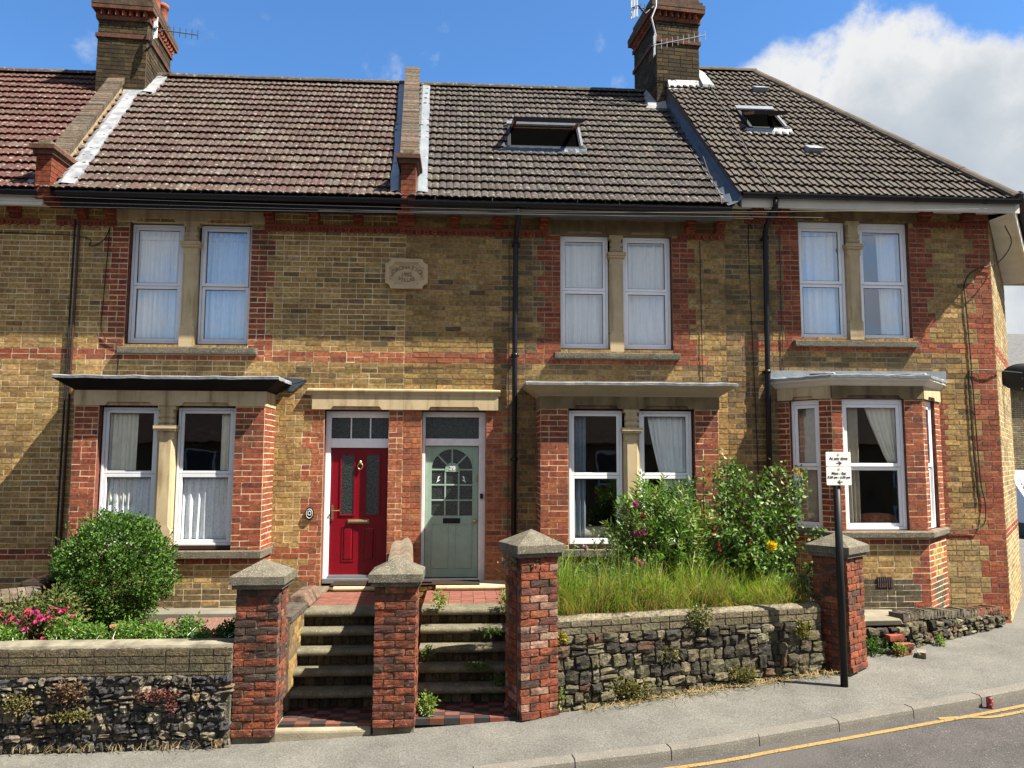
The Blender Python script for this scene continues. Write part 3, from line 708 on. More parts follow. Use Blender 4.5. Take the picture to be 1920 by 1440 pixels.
def stack(parent, ox, oy, ang, w, d, z0, z1, zs, zcorb, mat='brick_dark', pal=pal_chimney):
    """brick chimney stack: four brick faces, projecting string, dogtooth corbel and flared cap"""
    root = None
    o = MB(rotz(ang, ox, oy)); mort = MB(rotz(ang, ox, oy))
    faces = [(rotz(ang, ox, oy), w, pal), (rotz(ang, ox, oy) @ rotz(pi / 2, w, 0), d, pal), (rotz(ang, ox, oy) @ rotz(pi, w, d), w, pal), (rotz(ang, ox, oy) @ rotz(-pi / 2, 0, d), d, pal)]
    V = []
    for xf, L, p in faces:
        mm, main, kd = brickwork(xf, 0, L, z0, z1, (), (), p, ZR, .008)
        o2 = main.build('chimney' if root is None else 'stack_face', mat, parent if root is None else root)
        if root is None: root = o2
        mm.build('mortar', 'mortar_stack', root)
    b = MB(rotz(ang, ox, oy))
    def band(za, zb, out, c):
        n = 6
        b.box(-out, w + out, -out, d + out, za, zb, c)
    band(zs, zs + .07, .035, (.14, .065, .045))
    band(zcorb, zcorb + CO, .035, (.19, .075, .045))
    zz = zcorb + CO + .001
    band(zz + .10, zz + .10 + CO, .10, (.16, .07, .045)); band(zz + .10 + CO + .001, zz + .10 + 2 * CO, .105, (.11, .08, .055)); band(zz + .10 + 2 * CO + .001, zz + .10 + 3 * CO, .07, (.12, .06, .045)); band(zz + .10 + 3 * CO + .001, zz + .10 + 5 * CO, .02, (.11, .085, .06))
    n = int(w / .105)
    for i in range(n):
        x = (i + .5) * w / n
        for yy, sg in ((-.001, -1), (d + .001, 1)):
            b.prism([(x - .05, yy), (x + .05, yy), (x, yy + sg * .08)][::1 if sg > 0 else 1], lambda u, v, t: (u, v, t), zz, zz + .099, pal_red())
    n = int(d / .105)
    for i in range(n):
        y = (i + .5) * d / n
        for xx, sg in ((-.001, -1), (w + .001, 1)):
            b.prism([(xx, y - .05), (xx, y + .05), (xx + sg * .08, y)], lambda u, v, t: (u, v, t), zz, zz + .099, pal_red())
    b.build('cap', mat, root)
    top = zz + .10 + 5 * CO
    for i in range(3):
        pm = MB(rotz(ang, ox, oy)); pm.lathe([(.13, 0), (.12, .05), (.105, .1), (.10, .38), (.125, .4), (.125, .46), (.09, .46), (.085, .3)], (w * .80, d * (i + .75) / 3, top), 18, (.34, .10, .055)); pm.build('chimney_pot', 'terracotta', root, smooth=True)
    return root

# ------------------------------------------------------------------ ground, pavement, kerb, road
def catmull(pts, n=6):
    out = []; P = [Vector(p) for p in pts]; P = [P[0] * 2 - P[1]] + P + [P[-1] * 2 - P[-2]]
    for i in range(1, len(P) - 2):
        for k in range(n):
            t = k / n; a, b, c, d = P[i - 1], P[i], P[i + 1], P[i + 2]
            out.append(.5 * (2 * b + (c - a) * t + (2 * a - 5 * b + 4 * c - d) * t * t + (3 * b - a - 3 * c + d) * t ** 3))
    out.append(P[-2]); return out
INNER = [(-10, -2.75, -2.84), (-4, -2.75, -2.755), (-2, -2.75, -2.74), (-.7, -2.75, -2.665), (.7, -2.6, -2.57), (2.4, -2.2, -2.46), (4.3, -1.7, -2.365), (5.2, -1.35, -2.31), (6.3, -.75, -2.29), (7.6, -.1, -2.285), (7.95, .1, -2.29), (9.6, 2.1, -2.28), (12, 5.1, -2.25), (16, 10, -2.2)]
OUTER = [(-10, -4.5, -2.98), (-4, -4.15, -2.89), (-2, -4.0, -2.84), (-.7, -3.93, -2.78), (.4, -3.82, -2.70), (2.08, -3.63, -2.62), (2.9, -3.44, -2.58), (4.49, -3.07, -2.50), (6.06, -2.63, -2.44), (7.8, -1.9, -2.40), (9.4, -.8, -2.38), (10.8, .6, -2.37), (13.5, 4, -2.33), (17.5, 9, -2.27)]
INN, OUT = catmull(INNER), catmull(OUTER)
KW = .125
def zground(x):
    for a, b in zip(INNER, INNER[1:]):
        if a[0] <= x <= b[0]: return a[2] + (b[2] - a[2]) * (x - a[0]) / (b[0] - a[0])
    return INNER[0][2] if x < 0 else INNER[-1][2]
def outn(i):
    a, b = OUT[max(i - 1, 0)], OUT[min(i + 1, len(OUT) - 1)]; t = (b - a); t.z = 0; t.normalize(); return Vector((t.y, -t.x, 0))
def strip(name, mat, A, B, n=10):
    mb = MB(); R = []
    for a, b in zip(A, B): R.append([mb.v(a.lerp(b, k / n)) for k in range(n + 1)])
    for p, q in zip(R, R[1:]):
        for k in range(n): mb.F.append([p[k], p[k + 1], q[k + 1], q[k]])
    o = mb.build(name, mat, None, smooth=True); o['kind'] = 'structure'; return o
OUT = [p - outn(i) * KW for i, p in enumerate(OUT)]      # measured along the front arris of the kerb
g = MB(); g.poly([(-700, -700, -3.4), (700, -700, -3.4), (700, 900, -3.4), (-700, 900, -3.4)]); tag(g.build('ground', 'soil'), kind='structure')
strip('pavement', 'pavement', [p + Vector((0, .35, -.0)) - outn(i) * .25 for i, p in enumerate(INN)], [p - outn(i) * .0 for i, p in enumerate(OUT)], 12)
KO = [p + outn(i) * KW for i, p in enumerate(OUT)]
strip('road', 'road', [p + outn(i) * (KW + .01) - outn(i) * .04 + Vector((0, 0, -.105)) for i, p in enumerate(OUT)], [p + outn(i) * 13 + Vector((0, 0, -.17)) for i, p in enumerate(OUT)], 14)
def along(line, n=400):
    L = [0.0]
    for a, b in zip(line, line[1:]): L.append(L[-1] + (b - a).length)
    def at(s):
        for i in range(len(L) - 1):
            if L[i] <= s <= L[i + 1]:
                t = (s - L[i]) / max(1e-9, L[i + 1] - L[i]); p = line[i].lerp(line[i + 1], t); d = (line[i + 1] - line[i]); d.z = 0; d.normalize(); return p, Vector((d.y, -d.x, 0))
        return line[-1], Vector((1, 0, 0))
    return at, L[-1]
KAT, KL = along(OUT)
kb = MB(); s = .18
while s < KL - 1:
    e = s + .905; rows = []
    dz = U(-.004, .004)
    for k in range(5):
        p, n_ = KAT(s + .005 + (e - s - .010) * k / 4)
        rows.append([p + Vector((0, 0, -.3)), p + Vector((0, 0, .004 + dz)), p + n_ * (KW - .022) + Vector((0, 0, .002 + dz)), p + n_ * (KW - .004) + Vector((0, 0, -.018 + dz)), p + n_ * KW + Vector((0, 0, -.05)), p + n_ * (KW + .012) + Vector((0, 0, -.3))])
    I = [[kb.v(q) for q in r] for r in rows]
    for a, b in zip(I, I[1:]):
        for q in range(5): kb.F.append([a[q], a[q + 1], b[q + 1], b[q]])
    kb.F.append(I[0][::-1]); kb.F.append(I[-1]); s = e
tag(kb.build('kerb', 'kerb'), kind='structure')
# yellow no-waiting lines, 4 mm of paint on the road
def paint_line(pts, w):
    mb = MB(); R = []
    for i, p in enumerate(pts):
        t = (pts[min(i + 1, len(pts) - 1)] - pts[max(i - 1, 0)]); t.z = 0; t.normalize(); n_ = Vector((t.y, -t.x, 0)) * w / 2
        R.append((mb.v(p - n_), mb.v(p + n_)))
    for a, b in zip(R, R[1:]): mb.F.append([a[0], a[1], b[1], b[0]])
    return tag(mb.build('road_marking', 'yellow'), kind='structure')
def roadpt(s, d):
    p, n_ = KAT(s); return p + n_ * (KW + d) + Vector((0, 0, -.105 - .065 * (d / 12.9) + .006))
def s_at_x(x):
    lo, hi = 0, KL
    for _ in range(40):
        m = (lo + hi) / 2
        if KAT(m)[0].x < x: lo = m
        else: hi = m
    return lo
sa, sb = s_at_x(-9.5), s_at_x(9)
paint_line([roadpt(sa + (sb - sa) * i / 90, .165) for i in range(91)], .062)
s0 = s_at_x(5.02)
paint_line([roadpt(s0 - .28, .10), roadpt(s0, .17), roadpt(s0 + .17, .26), roadpt(s0 + .3, .28)] + [roadpt(s0 + .3 + i * .25, .28) for i in range(1, 20)], .055)

# ------------------------------------------------------------------ the terrace
SL_L = (3.60, -.44, 3.0, 6.93)        # eave z, eave y, ridge y, ridge z of the left roofs
SL_R = (3.78, -.44, 3.0, 7.42)
def plane_z(P, y): return P[0] + (P[3] - P[0]) * (y - P[1]) / (P[2] - P[1])
def in_z(a, b): return lambda z: a < z < b
def rear(parent, x0, x1, P, zbase=-2.7, ridge_y=3.0):
    """back slope and rear wall, closing the house"""
    r = MB(); r.poly([(x0, ridge_y, P[3] - .03), (x1, ridge_y, P[3] - .03), (x1, 6.6, P[0]), (x0, 6.6, P[0])], (.12, .09, .08)); r.build('rear_roof', 'tile', parent)
    w = MB(); w.box(x0, x1, 6.1, 6.3, zbase, P[0] + .2, (.28, .2, .1)); w.build('rear_wall', 'brick', parent)

# ---- far left house (only its end shows)
h0 = thing('terraced_house', (-6.9, 0, -2.7), 'terraced house with the reddest roof tiles and a white fascia, cut by the left edge', 'house', 'houses of the brick terrace')
res = brickwork(None, -8.6, -5.45, -2.7, 3.5, (), [('string_course', pal_red, lambda n, z: [(-9, -5)] if 1.36 < z < 1.51 else []), ('band_course', pal_red, lambda n, z: [(-9, -5)] if -1.36 < z < -1.21 else [])],
                lambda x, z: pal_black() if z < -1.65 and RND() < .7 else pal_yellow())
put(h0, res)
dentil(h0, -8.6, -5.95, 3.235, 3.33, 0); dentil(h0, -5.72, -5.45, 3.235, 3.33, 0)
for x in (-8.1, -7.2, -6.27): bracket(h0, x, .14, 3.335, 3.5, .2)
mb = MB(); mb.box(-8.6, -5.72, -.40, -.37, 3.40, 3.57); mb.box(-8.6, -5.72, -.369, -.0, 3.50, 3.52); mb.build('fascia', 'fascia_white', h0)
gutter(h0, -8.6, -5.74, -.46, 3.575, clips=4)
tiled(*[SL_L[i] for i in (0, 1, 2, 3)], lambda y: -9.2, lambda y: -5.72 - .14 * (y + .44), .26, pal_far).build('roof', 'tile', h0)
ridge(h0, [(-9.2, 3.0, 6.98), (-6.3, 3.0, 6.98)], col=(.085, .06, .05)); rear(h0, -9.2, -5.6, SL_L)
mb = MB(); mb.box(-9.2, -8.6, 0, 6.3, -2.7, 3.9, (.28, .2, .1)); mb.build('side_wall', 'brick', h0)
flashing(h0, -.4, 3.64, .15, 4.17, -5.98, -5.86, -.14, 'lead', .05)

# ---- left house with the red door
h1 = thing('terraced_house', (-3.2, 0, -2.7), 'terraced house with the red front door, brownish roof and net curtained windows', 'house', 'houses of the brick terrace')
ud = lambda n, z, x0, x1, za, zb, a, b: ([(x0 - tooth(n, a, b), x0), (x1, x1 + tooth(n, a, b))] if za < z < zb else [])
XS = -.86
def pal_h1(x, z):
    if z < -1.62: return pal_black() if RND() < .8 else pal_yellow()
    if x > -2.55 and z < 1.36 and (z > .95 or z < -1.3): return pal_dirty()
    if x > -2.2 and z > 1.36: return pal_dirty() if RND() < .55 else pal_yellow()
    return pal_yellow()
holes1 = [(-4.725, -3.04, 1.575, 3.33), (-1.95, -1.06, -1.76, .69), (-4.9, -2.8, -1.1, .62)]
regs1 = [('quoin', pal_red, lambda n, z: ud(n, z, -4.725, -3.04, 1.36, 3.26, .235, .345)),
         ('door_quoin', pal_redbright, lambda n, z: [(-1.95 - tooth(n, .17, .30), -1.95), (-1.06, XS)] if -1.8 < z < .69 else []),
         ('string_course', pal_redbright, lambda n, z: [(-5.7, XS)] if 1.36 < z < 1.51 else []),
         ('band_course', pal_red, lambda n, z: [(-5.7, -5.0), (-2.7, -1.95)] if -1.36 < z < -1.21 else [])]
wall1 = put(h1, brickwork(None, -5.45, XS, -2.7, 3.56, holes1, regs1, pal_h1))
lintel(h1, -4.91, -2.85, 3.325, 3.52, -.02, 'stone', [(-4.64, -4.1), (-3.66, -3.12)])
sill(h1, -4.78, -2.90, 1.44, 1.545, -.09, .2)
mullion(h1, -3.985, -3.775, 1.55, 3.325, -.005, .16, 2.97)
for x0, x1, lo in ((-4.715, -4.0, False), (-3.762, -3.05, True)): window(h1, x0, x1, 1.605, 3.305, 2.43, .09, 'upvc_grey', 'glass_up', under=.04, lower_out=lo)
dentil(h1, -5.45, -4.9, 3.235, 3.33, 0); dentil(h1, -2.86, XS, 3.215, 3.325, 0)
for x in (-5.36, -4.975, -2.785, -2.16, -1.54): bracket(h1, x, .125, 3.335, 3.49, .22)
mb = MB(); mb.box(-5.46, -.98, -.40, -.37, 3.38, 3.57); mb.box(-5.46, -.98, -.369, -.03, 3.49, 3.51); mb.build('fascia', 'fascia_black', h1)
gutter(h1, -5.5, -.80, -.465, 3.57, clips=5)
tiled(*SL_L, lambda y: -5.70 - .14 * (y + .44), lambda y: -.86 - .06 * (y + .44), .26, pal_left).build('roof', 'tile', h1)
ridge(h1, [(-6.0, 3.0, 6.98), (-1.06, 3.0, 6.98)], col=(.085, .07, .056)); rear(h1, -5.6, -.86, SL_L)
parapet(h1, -.44, 3.60, 2.35, 3.6 + .9737 * 2.79, -5.82, -5.58, -.14, .3)
flashing(h1, -.42, 3.62, 2.3, 6.26, -5.55, -5.30, -.14, 'lead_white', .085)
flashing(h1, 2.25, 6.22, 2.95, 6.89, -5.66, -5.44, -.02, 'lead_white', .09)
stack(h1, -6.43, 2.3, radians(4), .82, 1.25, 5.7, 7.62, 7.30, 7.62)
mb = MB(); mb.hexa([(-5.95, 2.2, 6.16), (-5.55, 2.2, 6.16), (-5.55, 2.32, 6.26), (-5.95, 2.32, 6.26), (-5.95, 2.24, 6.27), (-5.55, 2.24, 6.27), (-5.55, 2.29, 6.36), (-5.95, 2.29, 6.36)]); mb.build('apron_flashing', 'lead_white', h1)
# date stone
def notched(x0, x1, z0, z1, r):
    p = []
    for cx, cz, a0 in ((x1, z0, pi), (x1, z1, -pi / 2), (x0, z1, 0), (x0, z0, pi / 2)):
        seg = [(cx + r * cos(a0 - pi / 2 * k / 4), cz + r * sin(a0 - pi / 2 * k / 4)) for k in range(5)]
        p += seg
    return p
def ring_prism(mb, outer, inner, ya, yb, inner_y=None):
    n = len(outer); iy = ya if inner_y is None else inner_y
    O0 = [mb.v((x, ya, z)) for x, z in outer]; O1 = [mb.v((x, yb, z)) for x, z in outer]; I0 = [mb.v((x, iy, z)) for x, z in inner]; I1 = [mb.v((x, yb, z)) for x, z in inner]
    for i in range(n):
        j = (i + 1) % n
        mb.F += [[O0[i], I0[i], I0[j], O0[j]], [O0[i], O0[j], O1[j], O1[i]], [I0[i], I1[i], I1[j], I0[j]]]
px0, px1, pz0, pz1 = -1.145, -.545, 2.415, 2.847
mb = MB(); out_, inn_ = notched(px0, px1, pz0, pz1, .075), notched(px0 + .055, px1 - .055, pz0 + .05, pz1 - .05, .075)
ring_prism(mb, out_, inn_, -.06, .02)
inn2 = notched(px0 + .085, px1 - .085, pz0 + .08, pz1 - .08, .075)
ring_prism(mb, inn_, inn2, -.05, .02, -.018)
mb.prism(inn2, lambda u, v, t: (u, t, v), -.0181, .01)
stone = mb.build('date_stone', 'plaque', h1)
def text(body, size, ext=.003, font_w=1.0, bold=0.0):
    cu = bpy.data.curves.new('lettering', 'FONT'); cu.body = body; cu.size = size; cu.extrude = ext; cu.align_x = 'CENTER'; cu.offset = bold
    o = bpy.data.objects.new('lettering', cu); me = bpy.data.meshes.new_from_object(o); bpy.data.objects.remove(o); return me
def add_text(mb, body, size, cx, y, cz, rot=0.0, ext=.003, bold=0.0, xf=None, sx=1.0):
    me = text(body, size, ext, bold=bold); R = Matrix.Rotation(rot, 3, 'Z'); base = len(mb.V)
    for v in me.vertices:
        q = R @ Vector((v.co.x * sx, v.co.y, 0)); mb.v((cx + q.x, y - v.co.z, cz + q.y))
    for p in me.polygons: mb.F.append([base + i for i in p.vertices])
    bpy.data.meshes.remove(me)
mb = MB(); cx = -.845
for i, ch in enumerate('CORONATION'):
    a = (i - 4.5) * radians(12.6); R_ = .235; add_text(mb, ch, .078, cx + R_ * sin(a), -.0225, 2.505 + R_ * cos(a) * .92 - .015, -a, bold=.0012)
add_text(mb, '1902', .078, cx, -.0225, 2.60, 0, bold=.0012)
for i, ch in enumerate('VILLAS'):
    a = (i - 2.5) * radians(9.5); R_ = .27; add_text(mb, ch, .075, cx + R_ * sin(a), -.0225, 2.79 - R_ * cos(a), a, bold=.0012)
mb.build('lettering', 'plaque_letters', stone)

# ---- square bays
def offset_line(pts, d):
    """offset an open plan polyline outwards (to its right when walking left wall -> right wall)"""
    out = []
    P = [Vector((x, y, 0)) for x, y in pts]
    for i, p in enumerate(P):
        ns = []
        for a, b in ((i - 1, i), (i, i + 1)):
            if 0 <= a and b < len(P):
                t = (P[b] - P[a]).normalized(); ns.append(Vector((t.y, -t.x, 0)))
        if len(ns) == 2: n_ = (ns[0] + ns[1]); n_ = n_ / n_.dot(ns[0])
        else:
            n_ = ns[0]; n_ = Vector((n_.x, 0, 0)) / max(.3, abs(n_.x)) if abs(n_.x) > .05 else n_
        out.append((p.x + n_.x * d, p.y + (n_.y * d if len(ns) == 2 else 0)))
    return out
def loft(mb, plan, levels):
    R = [[mb.v((x, y, z)) for x, y in offset_line(plan, o)] for o, z in levels]
    for a, b in zip(R, R[1:]):
        for i in range(len(a) - 1): mb.F.append([a[i], a[i + 1], b[i + 1], b[i]])
    mb.F.append(R[0][::-1]); mb.F.append(R[-1])
def bay_roof(parent, plan, z, rise, cmat, lmat, levels, zwall):
    mb = MB(); loft(mb, plan, [(o, z + dz) for o, dz in levels]); c = mb.build('cornice', cmat, parent)
    o, dz = levels[-1]; lm = MB()
    e = offset_line(plan, o + .012); n = 14
    # lead top with a rolled, uneven lip
    fine = []
    for a, b in zip(e, e[1:]):
        for k in range(n): fine.append((a[0] + (b[0] - a[0]) * k / n, a[1] + (b[1] - a[1]) * k / n))
    fine.append(e[-1])
    xa, xb = e[0][0], e[-1][0]
    rows = []
    for (x, y) in fine:
        j = U(-.006, .008)
        t = (x - xa) / (xb - xa); xw = xa + .10 + (xb - xa - .20) * t
        rows.append([lm.v((x, y, z + dz - .022 + j)), lm.v((x, y - .004, z + dz + .012 + j)), lm.v((x + (xw - x) * .1, y * .93, z + dz + .026 + j)), lm.v((xw, min(y * .3, -.02), z + dz + rise * .8)), lm.v((xw, -.012, z + dz + rise)), lm.v((xw, -.006, zwall))])
    for a, b in zip(rows, rows[1:]):
        for q in range(5): lm.F.append([a[q], a[q + 1], b[q + 1], b[q]])
    l = lm.build('lead_roof', lmat, parent)
    return c
def square_bay(parent, x0, x1, yb, zs, zl, zt, ztop, w1, w2, ztr, fm, pal_low, corn, lmat, zb=-2.15, lmat2='stone', red=pal_red):
    root = None
    front = brickwork(rotz(0, 0, yb), x0, x1, zb, zl, [(w1[0] - .02, w2[1] + .02, zs, zl)], [('bay_pier', red, lambda n, z: [(x0, x1)] if z > zs - .005 - 2 * CO else [(x1 - tooth(n, .12, .23), x1)])], pal_low)
    b = put(parent, front, wall='bay', names={'bay_pier': 'bay_pier'})
    right = brickwork(rotz(pi / 2, x1, yb), 0, -yb, zb, zl, (), [('bay_pier', red, lambda n, z: [(0, 1)] if z > zs - .005 - 2 * CO else [(0, .2)])], pal_low)
    left = brickwork(rotz(-pi / 2, x0, 0), 0, -yb, zb, zl, (), [('bay_pier', red, lambda n, z: [(0, 1)] if z > zs - .005 - 2 * CO else [])], pal_low)
    for r_ in (right, left):
        r_[0].build('mortar', 'mortar', b)
        if r_[1].V: r_[1].build('bay_flank', 'brick', b)
        for k, m_ in r_[2].items(): m_.build('bay_pier', 'brick', b)
    lintel(b, x0 - .012, x1 + .012, zl, zt, yb - .02, lmat2, [(w1[0] + .06, w1[1] - .06), (w2[0] + .06, w2[1] - .06)], depth=-yb + .0)
    s_ = MB(); s_.box(x0 - .03, x1 + .03, yb - .075, yb + .16, zs - .1, zs); s_.box(x0 - .03, x0 + .05, yb + .161, -.02, zs - .1, zs); s_.box(x1 - .05, x1 + .03, yb + .161, -.02, zs - .1, zs); s_.build('sill', 'concrete', b, bevel=.01)
    mullion(b, w1[1] + .012, w2[0] - .012, zs, zl, yb - .008, yb + .14, .36, 'stone')
    for w in (w1, w2): window(parent, w[0], w[1], zs + .055, zl - .02, ztr, yb + .09, fm, 'glass', under=.05)
    bay_roof(b, [(x0, 0), (x0, yb), (x1, yb), (x1, 0)], zt, .07, corn, lmat, [(.015, 0), (.03, .02), (.07, .045), (.185, .125), (.205, .14), (.205, .16)], zt + .25)
    return b
square_bay(h1, -5.06, -2.63, -.55, -1.18, .69, .885, 1.03, (-4.735, -4.02), (-3.77, -3.03), -.2, 'upvc_grey', lambda x, z: pal_black() if z < -1.66 else pal_yellow(), 'fascia_black', 'lead_white')
mb = MB(); mb.prism([(-2.62, .98), (-2.2, 1.1), (-2.62, 1.14)], lambda u, v, t: (u, t, v), -.03, -.008); mb.prism([(-2.62, .975), (-2.40, .93), (-2.2, 1.099)], lambda u, v, t: (u, t, v), -.026, -.008); mb.build('flashing', 'lead_dark', h1)
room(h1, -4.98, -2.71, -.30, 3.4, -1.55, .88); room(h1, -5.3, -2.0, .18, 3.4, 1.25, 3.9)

# ---- doors
def door_case(parent, x0, x1, z0, z1, y, fm, dx0, dx1, dz0, dz1, tz0, tz1, bars, pane_mat):
    mb = MB(); w = .055
    mb.box(x0, dx0 - .004, y, y + .09, z0, z1); mb.box(dx1 + .004, x1, y, y + .09, z0, z1)
    mb.box(dx0 - .004, dx1 + .004, y, y + .09, dz1 + .005, tz0); mb.box(dx0 - .004, dx1 + .004, y, y + .09, tz1, z1)
    for i in range(bars):
        xc = dx0 + (dx1 - dx0) * (i + 1) / (bars + 1); mb.box(xc - .009, xc + .009, y + .02, y + .06, tz0, tz1)
    mb.box(dx0 - .004, dx1 + .004, y + .0, y + .12, z0, dz0 - .012)
    o = mb.build('door_frame', fm, parent, bevel=.005)
    p = MB(); p.box(dx0, dx1, y + .045, y + .052, tz0, tz1); p.build('fanlight', pane_mat, o)
    return o
door_case(h1, -1.95, -1.0, -1.70, .675, .13, 'upvc', -1.872, -1.06, -1.60, .155, .29, .583, 2, 'obscure')
def panel(mb, x0, x1, z0, z1, y, d=.012, m=.022):   # raised-and-fielded panel
    mb.ring(x0, x1, z0, z1, .012, y - .008, y + .01)
    mb.hexa([(x0 + m, y + .005, z0 + m), (x1 - m, y + .005, z0 + m), (x1 - m, y + .005, z1 - m), (x0 + m, y + .005, z1 - m), (x0 + m + .02, y - d, z0 + m + .02), (x1 - m - .02, y - d, z0 + m + .02), (x1 - m - .02, y - d, z1 - m - .02), (x0 + m + .02, y - d, z1 - m - .02)])
Yd = .165
mb = MB(); mb.box(-1.868, -1.062, Yd, Yd + .05, -1.60, .152)
panel(mb, -1.70, -1.53, -1.42, -.93, Yd); panel(mb, -1.40, -1.23, -1.42, -.93, Yd)
for a, b in ((-1.722, -1.55), (-1.375, -1.20)): mb.ring(a - .022, b + .022, -.79, .08, .022, Yd - .012, Yd + .01)
door1 = mb.build('door', 'red_door', h1, bevel=.003)
for a, b in ((-1.722, -1.55), (-1.375, -1.20)):
    p = MB(); p.box(a, b, Yd - .004, Yd + .004, -.768, .058); p.build('pane', 'obscure', door1)
mb = MB(); mb.box(-1.625, -1.325, Yd - .014, Yd - .001, -.895, -.835); mb.tube([(-1.61, Yd - .016, -.865), (-1.34, Yd - .016, -.865)], .024, 10); mb.build('letterbox', 'brass', door1)
mb = MB(); mb.tube([(-1.462 + .032 * cos(a), Yd - .03, -.10 + .045 * sin(a)) for a in [2 * pi * k / 14 for k in range(15)]], .009, 8, caps=False); mb.lathe([(.02, 0), (.03, .01), (.022, .05), (.0, .06)], (-1.462, Yd - .02, -.075), 10); mb.build('knocker', 'brass', door1, smooth=True)
mb = MB(); mb.box(-1.852, -1.822, Yd - .012, Yd - .001, -.86, -.64); mb.tube([(-1.837, Yd - .014, -.72), (-1.837, Yd - .055, -.72), (-1.73, Yd - .055, -.715)], .010, 8); mb.build('handle', 'brass', door1, smooth=False)
mb = MB(); mb.box(-1.87, -1.06, Yd - .05, Yd + .0, -1.63, -1.6005); mb.box(-1.94, -1.01, .06, .129, -1.70, -1.64); mb.build('threshold', 'alu', h1)
mb = MB(); mb.lathe([(.0, 0), (.055, .001), (.068, .012), (.06, .03), (.0, .034)], (0, 0, 0), 20)
mb2 = MB(Matrix.Translation((-2.115, -.012, -.745)) @ Matrix.Rotation(pi / 2, 4, 'X') @ Matrix.Diagonal((.85, 1.25, 1, 1)))
mb2.lathe([(.0, 0), (.06, .0), (.072, .012), (.066, .028), (.0, .03)], (0, 0, 0), 22)
pl = mb2.build('number_plate', 'black_paint', h1, smooth=False)
mb2 = MB(Matrix.Translation((-2.115, -.040, -.745)) @ Matrix.Rotation(pi / 2, 4, 'X') @ Matrix.Diagonal((.85, 1.25, 1, 1)))
mb2.tube([(.05 * cos(2 * pi * k / 20), .05 * sin(2 * pi * k / 20), .004) for k in range(21)], .003, 6, caps=False)
for k in range(7): mb2.lathe([(.008, .0), (.006, .008), (0, .009)], (.024 * cos(k * .9), .022 * sin(k * .9) + .004, .0), 8)
mb2.build('plate_emblem', 'white_paint', pl)
lintel(h1, -2.12, XS, .69, .885, -.05, 'stone', [(-1.86, -1.16)], depth=.22)
mb = MB(); mb.prism([(-.049, .885), (-.06, .905), (-.082, .945), (-.082, .965), (.0, .985), (.0, .885)], lambda u, v, t: (t, u, v), -2.19, XS); mb.build('hood_moulding', 'stone', h1)
mb = MB(); mb.box(-1.95, XS - .2, .0, .06, -1.9, -1.765); mb.build('door_sill', 'stone', h1)

# ---- middle house with the green door
h2 = thing('terraced_house', (1.5, 0, -2.7), 'terraced house with the pale green front door numbered 39 and an open loft window', 'house', 'houses of the brick terrace')
XE = 3.79
def pal_h2(x, z):
    r = RND()
    if z > .95 and x > .45 and 1.0 < z < 1.36: return pal_black() if r < .5 else pal_dirty()
    if .35 < x < 1.35: return pal_dirty() if r < .5 else pal_black()
    if z > 1.8: return pal_dirty() if r < .7 else pal_yellow()
    return pal_yellow() if r < .55 else pal_dirty()
holes2 = [(1.365, 3.005, 1.575, 3.28), (-.60, .30, -1.72, .69), (1.2, 3.3, -1.1, .62)]
regs2 = [('quoin', pal_red, lambda n, z: ud(n, z, 1.365, 3.005, 1.36, 3.24, .235, .345)),
         ('door_quoin', pal_redbright, lambda n, z: [(XS, -.60), (.30, .30 + tooth(n, .24, .37))] if -1.8 < z < .69 else []),
         ('string_course', pal_redbright, lambda n, z: [(XS, 3.5)] if 1.36 < z < 1.51 else [])]
put(h2, brickwork(None, XS, XE, -2.7, 3.56, holes2, regs2, pal_h2), mort='mortar_grimy')
lintel(h2, 1.18, 3.14, 3.27, 3.49, -.02, 'stone_dark', [(1.45, 2.0), (2.38, 2.92)])
sill(h2, 1.265, 3.085, 1.435, 1.535, -.09, .2)
mullion(h2, 2.085, 2.285, 1.55, 3.27, -.005, .16, 2.93)
for x0, x1 in ((1.372, 2.075), (2.297, 2.998)): window(h2, x0, x1, 1.605, 3.265, 2.46, .09, 'upvc', 'glass_up', under=.04)
dentil(h2, XS, .97, 3.205, 3.31, 0); dentil(h2, 1.0, 1.19, 3.205, 3.31, 0); dentil(h2, 3.1, XE, 3.215, 3.32, 0)
bracket(h2, XS, .235, 3.33, 3.50, .26)
for x in (-.17, .467, 1.117, 3.265, 3.71): bracket(h2, x, .12, 3.315, 3.47, .2)
mb = MB(); mb.box(-.78, XE - .02, -.40, -.37, 3.40, 3.53); mb.box(-.78, XE - .02, -.369, -.03, 3.475, 3.495); mb.build('fascia', 'timber_grey', h2)
gutter(h2, -.795, 3.74, -.465, 3.555, clips=5)
tiled(*SL_L, lambda y: -.80 - .05 * (y + .44), lambda y: 3.70 - .03 * (y + .44), .26, pal_mid, gap=(.66, 1.80, .86, 1.66)).build('roof', 'tile', h2)
ridge(h2, [(-.95, 3.0, 6.97), (3.7, 3.0, 6.97)], col=(.07, .06, .046)); rear(h2, -.86, XE, SL_L)
parapet(h2, -.44, 3.60, 3.12, 7.06, -.93, -.69, -.065, .33)
flashing(h2, -.42, 3.62, 2.95, 6.88, -.72, -.55, -.045, 'lead', .085); flashing(h2, -.42, 3.62, 2.95, 6.88, -.92, -1.06, -.06, 'lead', .085)
downpipe(h2, [(.72, -.465, 3.48), (.72, -.45, 3.36), (.715, -.10, 3.22), (.71, -.085, 3.1), (.70, -.085, 1.5), (.69, -.085, -1.6)], .036, [(.712, -.085, 3.05), (.705, -.085, 1.45), (.695, -.085, -.02)])
square_bay(h2, 1.02, 3.46, -.55, -1.18, .69, .855, 1.0, (1.415, 2.145), (2.38, 3.11), -.21, 'upvc', lambda x, z: pal_dirty(), 'cream', 'lead_white', zb=-1.95, lmat2='stone_dark')
